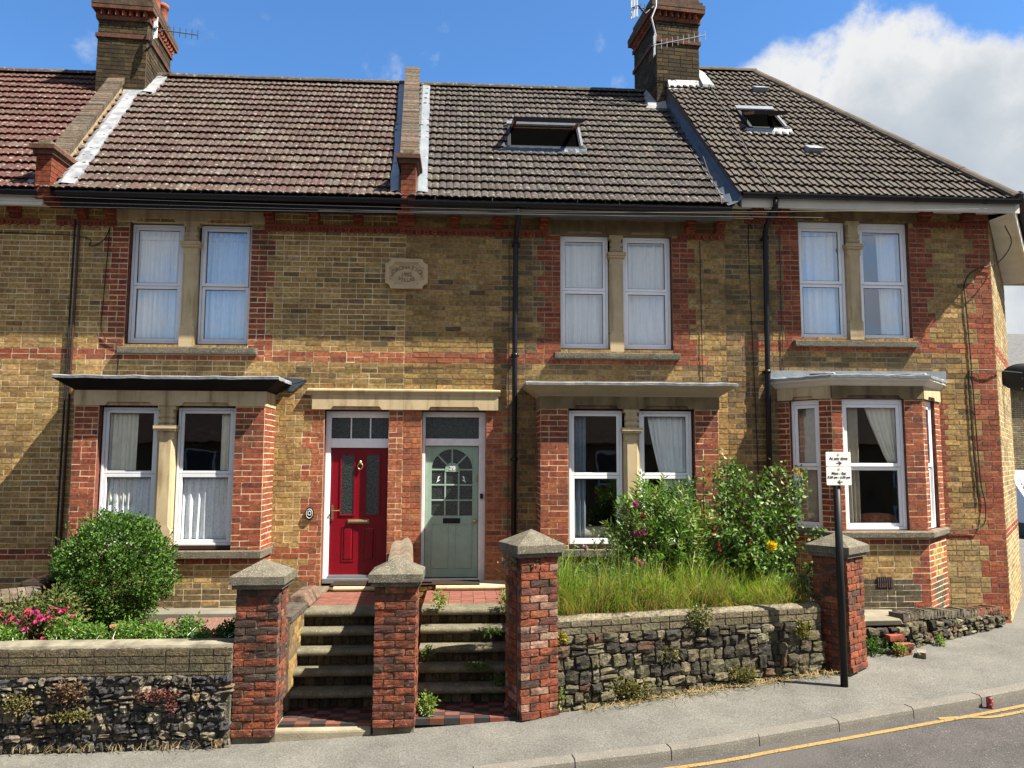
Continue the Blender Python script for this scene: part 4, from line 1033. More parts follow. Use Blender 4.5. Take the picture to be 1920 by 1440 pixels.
room(h2, 1.10, 3.38, -.30, 3.4, -1.55, .84); room(h2, .8, 3.7, .18, 3.4, 1.25, 3.9)
door_case(h2, -.60, .30, -1.70, .675, .13, 'white_wood', -.55, .20, -1.645, .19, .295, .60, 0, 'obscure')
# sage door with half-round glazing
D2 = MB(); dx0, dx1, dz0, dz1 = -.548, .197, -1.64, .187
gx0, gx1 = -.462, .117; gc = (gx0 + gx1) / 2; zg0, zg1 = -.79, -.145; Rg = (gx1 - gx0) / 2
for a, b, c, d in ((dx0, gx0, dz0, dz1), (gx1, dx1, dz0, dz1), (gx0, gx1, dz0, zg0)): D2.box(a, b, Yd, Yd + .045, c, d)
N_ = 16
for i in range(N_):      # spandrel above the arch
    a0, a1 = pi * i / N_, pi * (i + 1) / N_
    P = [(gc + Rg * cos(a0), zg1 + Rg * sin(a0)), (gc + Rg * cos(a1), zg1 + Rg * sin(a1))]
    D2.prism([P[0], (P[0][0], dz1), (P[1][0], dz1), P[1]], lambda u, v, t: (u, t, v), Yd, Yd + .045)
bw = .011
for i in (1, 2):
    xc = gx0 + (gx1 - gx0) * i / 3; D2.box(xc - bw, xc + bw, Yd + .008, Yd + .04, zg0, zg1)
for i in (1, 2, 3):
    zc = zg0 + (zg1 - zg0) * i / 3; D2.box(gx0, gx1, Yd + .0085, Yd + .039, zc - bw, zc + bw)
for k in range(1, 4):
    a = pi * k / 4; D2.prism([(gc + .10 * cos(a) - bw * sin(a), zg1 + .10 * sin(a) + bw * cos(a)), (gc + .10 * cos(a) + bw * sin(a), zg1 + .10 * sin(a) - bw * cos(a)), (gc + Rg * cos(a) + bw * sin(a), zg1 + Rg * sin(a) - bw * cos(a)), (gc + Rg * cos(a) - bw * sin(a), zg1 + Rg * sin(a) + bw * cos(a))], lambda u, v, t: (u, t, v), Yd + .009, Yd + .038)
D2.prism([(gc + .102 * cos(pi * k / 12), zg1 + .102 * sin(pi * k / 12)) for k in range(13)], lambda u, v, t: (u, t, v), Yd + .004, Yd + .04)
D2.box(gc - .102, gc + .102, Yd + .0045, Yd + .0395, zg1 - .03, zg1 - .0005)
for a, b in ((-.46, -.215), (-.13, .115)): D2.ring(a, b, -1.52, -.90, .016, Yd - .008, Yd + .005)
D2.box(dx0, dx1, Yd - .02, Yd - .0005, dz0, dz0 + .05)
door2 = D2.build('door', 'green_door', h2, bevel=.003)
p = MB(); p.box(gx0, gx1, Yd + .02, Yd + .026, zg0, zg1); p.prism([(gc + Rg * cos(pi * k / 16), zg1 + .0005 + Rg * sin(pi * k / 16)) for k in range(17)], lambda u, v, t: (u, t, v), Yd + .02, Yd + .026); p.build('pane', 'obscure', door2)
mb = MB(); add_text(mb, '39', .085, gc, Yd + .002, zg1 - .005, 0, ext=.002, bold=.0015); mb.build('door_number', 'white_wood', door2)
mb = MB(); mb.box(gc - .12, gc + .12, Yd - .012, Yd - .0005, -.895, -.825); mb.box(gc - .085, gc + .085, Yd - .02, Yd - .0125, -.878, -.842); mb.build('letterbox', 'black_paint', door2)
mb = MB(Matrix.Translation((.155, Yd - .001, -.865)) @ Matrix.Rotation(pi / 2, 4, 'X')); mb.lathe([(.022, 0), (.012, .008), (.012, .03), (.028, .045), (.028, .06), (.012, .072)], (0, 0, 0), 14); mb.build('knob', 'brass', door2, smooth=True)
mb = MB(); mb.box(.165, .195, Yd - .03, Yd - .001, -.30, -.23); mb.build('lock', 'brass', door2)
mb = MB(); mb.box(.225, .265, .10, .129, -.55, -.48); mb.build('doorbell', 'black_paint', h2)
for xx, s_ in ((-.40, 1), (.03, -1)):
    m_ = MB()
    for k in range(2): m_.prism([(xx + .0 + s_ * .012 * k, -.33 + .045 * k - .045 * k), (xx + s_ * .05, -.30 + .05 * k), (xx + s_ * .062, -.285 + .05 * k), (xx + s_ * .03, -.29 + .05 * k)], lambda u, v, t: (u, t, v), Yd + .0165 - .001 * k, Yd + .0195 - .001 * k)
    m_.build('window_motif', 'white_paint', door2)
lintel(h2, XS + .002, .47, .69, .885, -.05, 'stone', [(-.51, .21)], depth=.22)
mb = MB(); mb.prism([(-.049, .885), (-.06, .905), (-.082, .945), (-.082, .965), (.0, .985), (.0, .885)], lambda u, v, t: (t, u, v), XS + .002, .50); mb.build('hood_moulding', 'stone', h2)
mb = MB(); mb.box(XS + .02, .30, .0, .06, -1.9, -1.705); mb.build('door_sill', 'stone', h2)

def roof_window(parent, P, x0, x1, ya, yb, k=0.0, tilt=radians(50), pivot=.62, inner='room', apron='lead'):
    a = math.atan2(P[3] - P[0], P[2] - P[1]); za = plane_z(P, ya); L = (yb - ya) / cos(a)
    xf = Matrix.Translation((0, ya, za)) @ Matrix.Rotation(a, 4, 'X')       # local: x, s up the slope, n out of the roof
    f = MB(xf); w = .055; h = .085
    sk = k * cos(a)
    def bx(mb, xa, xb, s0, s1, n0, n1): mb.box(xa, xb, s0, s1, n0, n1, k=sk)
    bx(f, x0, x0 + w, 0, L, -.05, h); bx(f, x1 - w, x1, 0, L, -.05, h); bx(f, x0 + w, x1 - w, 0, w, -.05, h - .01); bx(f, x0 + w, x1 - w, L - w, L, -.05, h)
    o = f.build('roof_window', 'dark_alu', parent, bevel=.006)
    c = MB(xf); bx(c, x0 - .01, x1 + .01, L - .08, L + .05, h + .001, h + .03); bx(c, x1 - .03, x1 + .008, .05, L - .1, h + .001, h + .012); c.build('capping', 'alu', o)
    ap = MB(xf); n = 22; R = []
    for i in range(n + 1):
        x = x0 - .06 + (x1 - x0 + .12) * i / n; R.append([ap.v((x + sk * 0, .0, .07)), ap.v((x, -.07, .055 + .008 * sin(i * 2.1))), ap.v((x, -.16 - .012 * sin(i * 2.1), .045 + .01 * sin(i * 2.1)))])
    for p, q in zip(R, R[1:]):
        for j in range(2): ap.F.append([p[j], q[j], q[j + 1], p[j + 1]])
    ap.build('apron_flashing', apron, o)
    pv = Vector((0, L * pivot, .06)); sxf = xf @ Matrix.Translation(pv) @ Matrix.Rotation(-tilt, 4, 'X')
    s_ = MB(sxf); A, B = -L * pivot + .03, L * (1 - pivot) - .03; sx0, sx1 = x0 + w + .008 + sk * L * pivot, x1 - w - .008 + sk * L * pivot
    s_.box(sx0, sx0 + .05, A, B, -.03, .02); s_.box(sx1 - .05, sx1, A, B, -.03, .02); s_.box(sx0 + .05, sx1 - .05, A, A + .06, -.03, .02); s_.box(sx0 + .05, sx1 - .05, B - .06, B, -.03, .02)
    sh = s_.build('sash', 'pine', o, bevel=.005)
    t_ = MB(sxf); t_.box(sx0 - .006, sx1 + .006, A - .02, A + .04, .0205, .032); t_.box(sx0 - .006, sx0 + .03, A + .0401, B, .0205, .032); t_.box(sx1 - .03, sx1 + .006, A + .0401, B, .0205, .032); t_.box(sx0 - .01, sx1 + .01, A - .035, A - .0205, -.03, .032); t_.build('sash_capping', 'dark_alu', o)
    g_ = MB(sxf); g_.poly([(sx0 + .05, A + .06, 0), (sx1 - .05, A + .06, 0), (sx1 - .05, B - .06, 0), (sx0 + .05, B - .06, 0)]); g_.build('pane', 'glass', o)
    b_ = MB(xf); q = .5      # dark well below the opening
    for pts in ([(x0 + w, w, -.02), (x1 - w, w, -.02), (x1 - w, w, -q), (x0 + w, w, -q)], [(x0 + w + sk * L, L - w, -.02), (x1 - w + sk * L, L - w, -.02), (x1 - w + sk * L, L - w, -q), (x0 + w + sk * L, L - w, -q)],
                [(x0 + w, w, -.02), (x0 + w, w, -q), (x0 + w + sk * L, L - w, -q), (x0 + w + sk * L, L - w, -.02)], [(x1 - w, w, -.02), (x1 - w, w, -q), (x1 - w + sk * L, L - w, -q), (x1 - w + sk * L, L - w, -.02)]): b_.poly(pts)
    b_.build('lining', inner, o)
    d_ = MB(xf); d_.poly([(x0 + w, w, .046), (x1 - w, w, .046), (x1 - w + sk * L, L - w, .046), (x0 + w + sk * L, L - w, .046)]); d_.build('dark_sheet', 'painted_dark', o)  # black sheet across the frame, painting in the loft's darkness
    return o
roof_window(h2, SL_L, .63, 1.83, .86, 1.56, .05, radians(29), .88, apron='lead_dark')

# ---- end house with the canted bay
h3 = thing('terraced_house', (5.8, 0, -2.4), 'end house of the terrace with angled bay, hipped grey roof and splayed flank wall', 'house', 'houses of the brick terrace')
ZR3 = ZR + 3 * CO
def pal_h3(x, z):
    r = RND()
    if 1.2 < z < 1.6 and x < 6.9: return pal_black() if r < .6 else pal_dirty()
    if -1.85 > z and x < 6.0: return pal_black()
    if z < -1.13: return jit((.36, .255, .11) if r < .6 else (.27, .19, .085) if r < .85 else (.40, .30, .14), .12)
    if x < 4.95: return pal_dirty() if r < .5 else pal_black()
    return pal_dirty() if r < .72 else pal_yellow()
holes3 = [(4.915, 6.605, 1.79, 3.57), (4.75, 6.75, -.9, .8)]
XC = 7.86
regs3 = [('quoin', pal_red, lambda n, z: ud(n, z, 4.915, 6.605, 1.58, 3.48, .25, .36)),
         ('corner_quoin', pal_red, lambda n, z: [(XC - tooth(n, .27, .40), XC)] if z > -2.4 else []),
         ('bay_quoin', pal_red, lambda n, z: [(6.95, 6.95 + (.06 if n % 2 else .12))] if -1.1 < z < .86 else []),
         ('string_course', pal_redbright, lambda n, z: [(XE + .3, XC)] if 1.587 < z < 1.7365 else []),
         ('band_course', pal_red, lambda n, z: [(6.9, XC)] if -1.131 < z < -.98 else [])]
put(h3, brickwork(None, XE, XC, -2.5, 3.75, holes3, regs3, pal_h3), mort='mortar_grimy')
lintel(h3, 4.86, 6.66, 3.555, 3.72, -.02, 'stone_dark', [(5.0, 5.6), (5.95, 6.52)])
sill(h3, 4.78, 6.64, 1.655, 1.755, -.09, .2)
mullion(h3, 5.645, 5.85, 1.77, 3.56, -.02, .16, 3.13)
for x0, x1 in ((4.92, 5.64), (5.855, 6.6)): window(h3, x0, x1, 1.785, 3.55, 2.62, .07, 'upvc', 'glass_up', sash=True, w=.055, topbar=.05)
dentil(h3, 4.1, 4.86, 3.475, 3.565, 0); dentil(h3, 6.68, XC - .02, 3.475, 3.565, 0)
for x in (4.27, 4.66, 6.83, 7.49): bracket(h3, x, .15, 3.575, 3.73, .24)
mb = MB(); mb.box(XE + .1, 8.05, -.42, -.385, 3.60, 3.735); mb.box(XE + .1, 8.0, -.384, -.03, 3.70, 3.72); mb.build('fascia', 'fascia_white', h3)
gutter(h3, 3.90, 8.02, -.48, 3.775, clips=4)
R1 = (5.52, 3.0, 7.42)
tiled(*SL_R, lambda y: 3.87 - .09 * (y + .44), lambda y: 7.97 - .712 * (y + .44), .255, pal_end, roll=.122, amp=.018, style='flat', step=.052, gap=(4.64, 5.24, 1.06, 1.70)).build('roof', 'tile_clean', h3)
ridge(h3, [(4.2, 3.0, 7.46), (5.5, 3.0, 7.46)], .12, 'tile_clean', (.09, .075, .058)); ridge(h3, [(5.5, 3.0, 7.46), (7.99, -.46, 3.84)], .125, 'tile_clean', (.078, .064, .048))
mb = MB(); mb.tube([(8.02, -.52, 3.86), (8.06, -.56, 3.85)] + [(8.10 + .045 * cos(a), -.56, 3.86 + .045 * sin(a)) for a in [pi + k * .55 for k in range(10)]], .008, 6); mb.build('hip_iron', 'steel', h3)
# flank: slope, splayed wall, bargeboard and verge tiles
E0, E1 = Vector((7.97, -.44, 3.80)), Vector((10.02, 1.98, 3.34))
fr = MB(); nrow = 14
top = Vector(R1); back = Vector((8.2, 5.2, 4.6))
for r in range(nrow):
    t0, t1 = r / nrow, (r + 1) / nrow
    a0, b0 = E0.lerp(top, t0), E1.lerp(back.lerp(top, .0), 0).lerp(top, t0); a1, b1 = E0.lerp(top, t1), E1.lerp(top, t1)
    m_ = 16
    for k in range(m_):
        c = pal_end(); up = Vector((.45, -.35, .8)).normalized()
        p = [a0.lerp(b0, k / m_) + up * .035, a0.lerp(b0, (k + 1) / m_) + up * .035, a1.lerp(b1, (k + 1) / m_) + up * .004, a1.lerp(b1, k / m_) + up * .004]
        fr.poly(p, c); fr.poly([p[0] - up * .034, p[1] - up * .034, p[1], p[0]], c)
fr.poly([tuple(E1), (9.2, 6.4, 3.3), (5.6, 6.6, 3.78), tuple(top)], (.12, .11, .09)); fr.poly([(3.9, 3.0, 7.4), tuple(top), (5.6, 6.6, 3.78), (3.8, 6.6, 3.78)], (.12, .11, .09))
fr.build('hip_slope', 'tile_clean', h3)
FA = radians(50.6); xfF = rotz(FA, XC, 0)
flank = brickwork(xfF, 0, 2.92, -2.6, 3.72, (), [('flank_band', pal_red, lambda n, z: [(0, 3)] if 1.587 < z < 1.7365 else []), ('band_course', pal_red, lambda n, z: [(0, 3)] if -1.131 < z < -.98 else [])], lambda x, z: jit((.40, .30, .15) if RND() < .6 else (.33, .24, .11) if RND() < .7 else (.46, .36, .2)), ends=True)
put(h3, flank, wall='side_wall')
bb = MB(); fd = (E1 - E0); fn = Vector((sin(FA), -cos(FA), 0))
w0, w1 = Vector((XC + .02, .0, 3.62)), Vector((XC + cos(FA) * 2.9, sin(FA) * 2.9, 3.16))
o0, o1 = E0 + Vector((-.02, .03, -.06)), E1 + Vector((-.02, 0, -.06))
bb.poly([w0 - Vector((0, 0, .0)), w1, o1 + Vector((0, 0, -.12)), o0 + Vector((0, 0, -.12))]); bb.hexa([o0 + Vector((0, 0, -.18)), o0 + fn * .03 + Vector((0, 0, -.18)), o1 + fn * .03 + Vector((0, 0, -.18)), o1 + Vector((0, 0, -.18)), o0 + Vector((0, 0, .0)), o0 + fn * .03, o1 + fn * .03, o1])
bb.poly([w1, w1 + Vector((0, 0, .3)), o1 + Vector((0, 0, .02)), o1 + Vector((0, 0, -.18))])
bb.build('bargeboard', 'fascia_white', h3)
vt = MB(); nv = 9
for i in range(nv):
    p, q = E0.lerp(E1, i / nv), E0.lerp(E1, (i + .97) / nv); d_ = (q - p)
    vt.tube([p + fn * .05 + Vector((0, 0, .03 + .02)), q + fn * .075 + Vector((0, 0, .0))], [.07, .078], 10, jit((.045, .042, .038), .2))
vt.build('verge_tiles', 'tile_clean', h3)
bk = MB(); bk.box(XE, 9.6, 6.1, 6.3, -2.6, 3.8, (.28, .2, .1)); e = Vector((XC + cos(FA) * 2.92, sin(FA) * 2.92, 0)); bk.hexa([(e.x, e.y, -2.6), (e.x + .02, e.y + .3, -2.6), (9.6, 6.3, -2.6), (9.4, 6.3, -2.6), (e.x, e.y, 3.2), (e.x + .02, e.y + .3, 3.2), (9.6, 6.3, 3.2), (9.4, 6.3, 3.2)], (.3, .22, .1)); bk.build('rear_wall', 'brick', h3)
# valley between the two roofs, verge of the higher one, chimney
va = MB(); n = 12; A = []
for i in range(n + 1):
    t = i / n; y = -.5 + 2.95 * t; zl = plane_z(SL_L, y) + .045; zr = plane_z(SL_R, y)
    xl, xr = 3.645 - .03 * (y + .44), 3.885 - .085 * (y + .44); j = U(-.012, .012)
    A.append([va.v((xl + j, y, zl + .03)), va.v((xl + .05, y, zl)), va.v((xr - .05, y, zl + .01 + .3 * (zr - zl))), va.v((xr + .01, y, zr - .0))])
for a, b in zip(A, A[1:]):
    for q in range(3): va.F.append([a[q], a[q + 1], b[q + 1], b[q]])
va.build('valley_lead', 'lead_dark', h3)
vg = MB(); vg.prism([(y, plane_z(SL_R, y) + d) for y, d in ((-.44, .03), (3.0, .03), (3.0, -.5), (-.44, -.2))], lambda u, v, t: (3.875 - .09 * (u + .44) + t, u, v), 0, .03, (.1, .09, .075)); vg.build('verge', 'tile_clean', h3)
stack(h3, 3.44, 2.37, radians(6.5), .82, 1.2, 5.9, 8.03, 7.62, 8.03)
mb = MB(); zc = plane_z(SL_R, 2.37)
mb.hexa([(3.62, 2.22, zc - .1), (4.34, 2.28, zc - .05), (4.34, 2.44, zc + .12), (3.62, 2.36, zc + .03), (3.64, 2.26, zc - .06), (4.32, 2.34, zc + .0), (4.32, 2.47, zc + .21), (3.64, 2.36, zc + .15)]); mb.hexa([(4.27, 2.3, zc), (4.50, 2.3, zc), (4.46, 2.75, zc + .46), (4.24, 2.75, zc + .46), (4.27, 2.3, zc + .06), (4.48, 2.3, zc + .05), (4.44, 2.75, zc + .52), (4.25, 2.75, zc + .62)])
zc2 = plane_z(SL_L, 2.4)
mb.hexa([(3.22, 2.32, zc2 - .02), (3.66, 2.30, zc2 - .02), (3.66, 2.42, zc2 + .06), (3.30, 2.9, zc2 + .5), (3.26, 2.34, zc2 + .05), (3.62, 2.33, zc2 + .05), (3.60, 2.38, zc2 + .16), (3.36, 2.9, zc2 + .62)])
mb.build('chimney_flashing', 'lead_white', h3)
roof_window(h3, SL_R, 4.62, 5.26, 1.07, 1.62, -.05, radians(24), .78, 'pine')
for x, y in ((5.30, 2.30), (5.43, .55)):
    a = math.atan2(3.64, 3.44); xf = Matrix.Translation((x, y, plane_z(SL_R, y))) @ Matrix.Rotation(a, 4, 'X')
    m_ = MB(xf); m_.hexa([(-.13, -.10, .03), (.13, -.10, .03), (.13, .12, .03), (-.13, .12, .03), (-.12, -.10, .14), (.12, -.10, .14), (.11, .11, .085), (-.11, .11, .085)]); m_.build('roof_vent', 'lead', h3, bevel=.01)
downpipe(h3, [(4.39, -.48, 3.70), (4.39, -.46, 3.6), (4.385, -.12, 3.42), (4.38, -.085, 3.3), (4.36, -.085, 1.6), (4.32, -.085, -1.95)], .038, [(4.38, -.085, 3.22), (4.355, -.085, 1.25), (4.33, -.085, -.4)])
# canted bay
PA, PB, PC, PD = (4.53, 0), (5.03, -.6), (6.33, -.6), (6.95, 0)
zs3, zl3, zt3 = -.945, .855, 1.03
bay3 = None
for (p, q, hole) in ((PA, PB, (.17, .60)), (PB, PC, (.15, 1.035)), (PC, PD, (.14, .60))):
    a = math.atan2(q[1] - p[1], q[0] - p[0]); L = sqrt((q[0] - p[0]) ** 2 + (q[1] - p[1]) ** 2); xf = rotz(a, *p)
    hh = (hole[0] - .0, hole[1] + .0, zs3, zl3)
    fl = lambda n, z, L=L: [(0, L)] if z > zs3 - 2 * CO - .03 else ([(L - tooth(n, .15, .26), L), (0, tooth(n, .15, .26))] if L < 1.2 else [(L - tooth(n, .14, .25), L)])
    r_ = brickwork(xf, 0, L, -2.3, zl3, [hh], [('bay_pier', pal_red, fl)], lambda x, z: jit((.10, .082, .055), .2) if z < -1.6 else (pal_yellow() if RND() < .75 else pal_dirty()), reveal=.1, thick=.15)
    w_ = r_[1].build('bay' if bay3 is None else 'bay_face', 'brick', h3 if bay3 is None else bay3)
    if bay3 is None: bay3 = w_
    r_[0].build('mortar', 'mortar', bay3)
    for k_, m_ in r_[2].items(): m_.build('bay_pier', 'brick', bay3)
    lintel(bay3, .0, L, zl3, zt3, -.025, 'stone_dark' if L > 1.2 else 'stone', [(hole[0] + .05, hole[1] - .05)], depth=.16, xf=xf)
    window(h3, hole[0] + .004, hole[1] - .004, zs3 + .01, zl3 - .006, -.08, .05, 'upvc', 'glass', xf=xf, sash=True, w=.058, topbar=.03)
plan3 = [PA, PB, PC, PD]
mb = MB(); loft(mb, plan3, [(.05, zs3 - .095), (.075, zs3 - .085), (.075, zs3 - .02), (.05, zs3 - .003)]); mb.build('sill', 'concrete', bay3)
bay_roof(bay3, plan3, zt3, .05, 'fascia_white', 'lead', [(.03, 0), (.05, .015), (.08, .05), (.12, .075), (.125, .11), (.125, .125)], zt3 + .26)
mb = MB(); mb.prism([(4.33, 1.30), (7.06, 1.31), (7.06, 1.18), (6.98, 1.12), (4.42, 1.12)][::-1], lambda u, v, t: (u, t, v), -.03, -.008); mb.build('wall_flashing', 'lead', bay3)
for a, b in ((PB, (-.02)), (PC, .02)):
    m_ = MB(); m_.tube([(a[0] * .995 + .03, a[1] - .10, zt3 + .15), (a[0] + b, -.05, zt3 + .21)], .025, 8); m_.build('lead_roll', 'lead_white', bay3, smooth=True)
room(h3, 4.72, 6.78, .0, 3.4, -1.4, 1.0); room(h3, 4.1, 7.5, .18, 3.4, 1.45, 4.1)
mb = MB(); mb.box(5.57, 5.78, -.614, -.600, -1.70, -1.56); mb.build('air_brick', 'gasket', h3)
for r_ in range(2):
    m_ = MB()
    for i in range(7): m_.box(5.575 + i * .03, 5.575 + i * .03 + .012, -.619, -.6145, -1.695 + r_ * .072, -1.633 + r_ * .072, (.13, .08, .075))
    m_.build('vent_grille', 'brick', h3)
# wall cables of the end house and the far left pair
def wall_cable(parent, pts, r=.007, mat='cable'):
    m_ = MB()
    if len(pts) > 3: pts = catmull(pts, 5)
    m_.tube(pts, r, 6); return m_.build('wall_cable', mat, parent)
wall_cable(h3, [(7.90, -.30, 3.45), (8.02, -.25, 3.2), (7.93, -.06, 2.95), (7.6, -.03, 2.85), (7.43, -.02, 2.65), (7.43, -.02, 2.3), (7.46, -.02, 1.4), (7.5, -.02, -.2), (7.55, -.03, -.6), (7.5, -.05, -.9), (7.3, -.03, -.99), (6.98, -.03, -.99)], .008)
wall_cable(h3, [(8.4, .2, 1.33), (7.86, -.03, 1.33), (7.5, -.03, 1.33), (7.41, -.02, 1.22), (7.42, -.02, .3), (7.46, -.02, -.6)], .008)
wall_cable(h3, [(4.62, -.02, 3.4), (4.62, -.02, 1.2)], .007, 'wire'); wall_cable(h3, [(4.22, -.02, 3.4), (4.15, -.02, 3.2), (4.2, -.02, 0), (4.18, -.02, -1.0)], .006)
wall_cable(h2, [(3.42, -.02, 3.2), (3.42, -.02, 1.0)], .006)
wall_cable(h2, [(.62, -.02, 3.1), (.61, -.02, -1.2)], .006, 'wire')
wall_cable(h0, [(-5.46, -.03, 3.33), (-5.46, -.03, -1.7)], .012); wall_cable(h0, [(-5.40, -.035, 3.3), (-5.405, -.03, -1.7)], .016, 'brown_frame')
wall_cable(h1, [(-8.0, -.02, 3.12), (-5.5, -.02, 3.10), (-5.25, -.02, 2.95), (-5.06, -.02, 3.05), (-4.98, -.02, 3.25)], .006); wall_cable(h1, [(-4.99, -.02, 3.23), (-5.02, -.02, 2.3), (-5.03, -.02, 1.75), (-4.9, -.025, 1.62), (-4.75, -.03, 1.58)], .006)
wall_cable(h1, [(-4.78, -.02, 1.43), (-4.79, -.02, 1.14)], .006)
wall_cable(h3, [(4.39, 2.3, 6.80), (4.375, 2.1, 6.62), (4.36, 1.66, 6.15), (4.36, 1.11, 5.58), (4.335, .65, 5.08), (4.30, .09, 4.48), (4.35, -.48, 3.87)], .007, 'wire')
wall_cable(h2, [(3.73, 1.1, 5.22), (3.69, .6, 4.76), (3.62, .09, 4.27), (3.60, -.42, 3.77), (3.59, -.52, 3.60)], .007, 'wire')

# ------------------------------------------------------------------ curtains behind the glass
G_ = 'curtains in the house windows'
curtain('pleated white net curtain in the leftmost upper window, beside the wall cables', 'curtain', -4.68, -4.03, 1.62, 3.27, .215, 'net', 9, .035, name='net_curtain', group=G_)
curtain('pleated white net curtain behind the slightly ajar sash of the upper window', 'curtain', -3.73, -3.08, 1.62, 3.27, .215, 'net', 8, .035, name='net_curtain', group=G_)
curtain('cream curtain gathered to the left in the square bay behind the round bush', 'curtain', -4.70, -4.33, -.6, .64, -.365, 'cloth_cream', 6, .022, tie=None, name='curtain', group=G_)
curtain('narrow cream curtain at the right edge of the square bay nearest the red door', 'curtain', -3.24, -3.04, -.6, .62, -.365, 'cloth_cream', 4, .02, name='curtain', group=G_)
curtain('white lace half curtain partly hidden behind the round bush', 'curtain', -4.71, -4.05, -1.13, -.24, -.375, 'lace', 8, .02, name='net_curtain', group=G_)
curtain('white lace half curtain right of the stone mullion nearest the red door', 'curtain', -3.75, -3.05, -1.13, -.24, -.375, 'lace', 7, .02, name='net_curtain', group=G_)
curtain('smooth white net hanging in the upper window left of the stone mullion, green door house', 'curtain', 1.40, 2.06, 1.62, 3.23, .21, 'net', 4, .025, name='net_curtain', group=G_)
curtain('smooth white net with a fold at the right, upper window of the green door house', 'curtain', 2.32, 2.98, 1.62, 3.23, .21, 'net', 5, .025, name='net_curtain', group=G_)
curtain('dim blue grey curtain at the left edge of the square bay behind the tall grass', 'curtain', 1.42, 1.66, -1.1, .62, -.35, 'cloth_blue', 4, .02, name='curtain', group=G_)
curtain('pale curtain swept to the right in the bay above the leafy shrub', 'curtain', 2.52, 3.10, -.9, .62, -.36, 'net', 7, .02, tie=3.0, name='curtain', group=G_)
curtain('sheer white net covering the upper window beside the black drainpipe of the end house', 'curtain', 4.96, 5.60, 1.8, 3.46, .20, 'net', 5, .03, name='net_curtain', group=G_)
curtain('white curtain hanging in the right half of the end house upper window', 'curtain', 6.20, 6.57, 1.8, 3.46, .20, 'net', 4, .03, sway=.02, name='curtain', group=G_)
xfL = rotz(math.atan2(-.6, .5), *PA)
curtain('buff blind drawn across the left angled side of the end bay', 'curtain', .20, .57, -.9, .8, .17, 'cloth_buff', 3, .008, xf=xfL, name='curtain', group=G_)
curtain('straight pale curtain at the left edge of the end bay front window', 'curtain', 5.22, 5.45, -.9, .8, -.46, 'cloth_buff', 4, .018, name='curtain', group=G_)
curtain('cream curtain sweeping diagonally to the right in the end bay front window', 'curtain', 5.56, 6.05, -.06, .8, -.46, 'cloth_cream', 6, .02, tie=6.02, name='curtain', group=G_)
mb = MB(); mb.blob((5.78, -.28, -.83), (.27, .12, .1), .75, .06, n=5); tag(mb.build('cushion', 'cloth_red', None, smooth=True, origin=(5.78, -.28, -.93)), 'red patterned cushion on the inner sill of the end bay', 'cushion')
mb = MB(); mb.blob((1.78, -.26, -1.0), (.28, .1, .09), .8, .04, n=5); tag(mb.build('cushion', 'cloth_buff', None, smooth=True, origin=(1.78, -.26, -1.1)), 'striped buff cushion behind the glass above the tall grass', 'cushion')

# ------------------------------------------------------------------ gate pillars
def pillar(x, y, zb, zt, w, ang, label, palf=pal_pillar, lean=0.0, rough=.05):
    c = (x, y, zb); t = thing('gate_pillar', c, label, 'pillar', 'brick gate pillars')
    xf = rotz(ang, x, y); mb = MB(xf); core = MB(xf); n = int(round((zt - zb) / CO)); h = (zt - zb) / n; b = w / 2
    core.box(-b + .012, b - .012, -b + .012, b - .012, zb - .2, zt)
    for r in range(n):
        z = zb + (r + .5) * h; wob = U(-.004, .004)
        out = .018 if r == 0 else 0
        lay = [(-b, 0), (0, b)] if r % 2 == 0 else [(-b, -b * .5), (-b * .5, b * .5), (b * .5, b)]
        wear = .55 if r < n * .6 else .3
        for side in range(4):
            R = Matrix.Rotation(side * pi / 2, 4, 'Z'); sub = MB(xf @ R)
            seq = lay if side % 2 == 0 else ([(-b, -b * .5), (-b * .5, b * .5), (b * .5, b)] if r % 2 == 0 else [(-b, 0), (0, b)])
            for a, e in seq:
                dep = .05; d_in = U(0, .012) * (1 if RND() < wear else .2)
                if side % 2 == 1:
                    a, e = max(a, -b + .1) if a == -b else a, min(e, b - .1) if e == b else e
                if e - a < .03: continue
                c_ = palf(); 
                if zb > -2.6 and False: pass
                mbx = sub; mbx.blob(((a + e) / 2 + wob, -b + dep - .005 + d_in - out, z), ((e - a) / 2 - .0045, dep, h / 2 - .0045), .10 + .10 * RND(), rough, c_, 4)
            off = len(mb.V); mb.V += sub.V; mb.C += sub.C; mb.F += [[i + off for i in f] for f in sub.F]
    s_ = mb.build('shaft', 'brick_worn', t); core.build('mortar', 'mortar_dark', s_)
    cp = MB(xf); q = b + .055; e = b + .03
    cp.hexa([(-e, -e, zt), (e, -e, zt), (e, e, zt), (-e, e, zt), (-e, -e, zt + .045), (e, -e, zt + .045), (e, e, zt + .045), (-e, e, zt + .045)])
    n = 8; z0_, z1_ = zt + .046, zt + .125
    for (p0, p1) in (((-q, -q), (q, -q)), ((q, -q), (q, q)), ((q, q), (-q, q)), ((-q, q), (-q, -q))):
        for i in range(n):
            a_ = Vector((p0[0] + (p1[0] - p0[0]) * i / n, p0[1] + (p1[1] - p0[1]) * i / n, 0)); b_ = Vector((p0[0] + (p1[0] - p0[0]) * (i + 1) / n, p0[1] + (p1[1] - p0[1]) * (i + 1) / n, 0))
            cp.poly([a_ + Vector((0, 0, z0_)), b_ + Vector((0, 0, z0_)), b_ + Vector((0, 0, z1_)), a_ + Vector((0, 0, z1_))])
            cp.poly([a_ + Vector((0, 0, z1_)), b_ + Vector((0, 0, z1_)), Vector((0, 0, zt + .27))])
    cp.poly([(-q, -q, z0_), (-q, q, z0_), (q, q, z0_), (q, -q, z0_)])
    cp.build('cap', 'concrete', t)
    return t
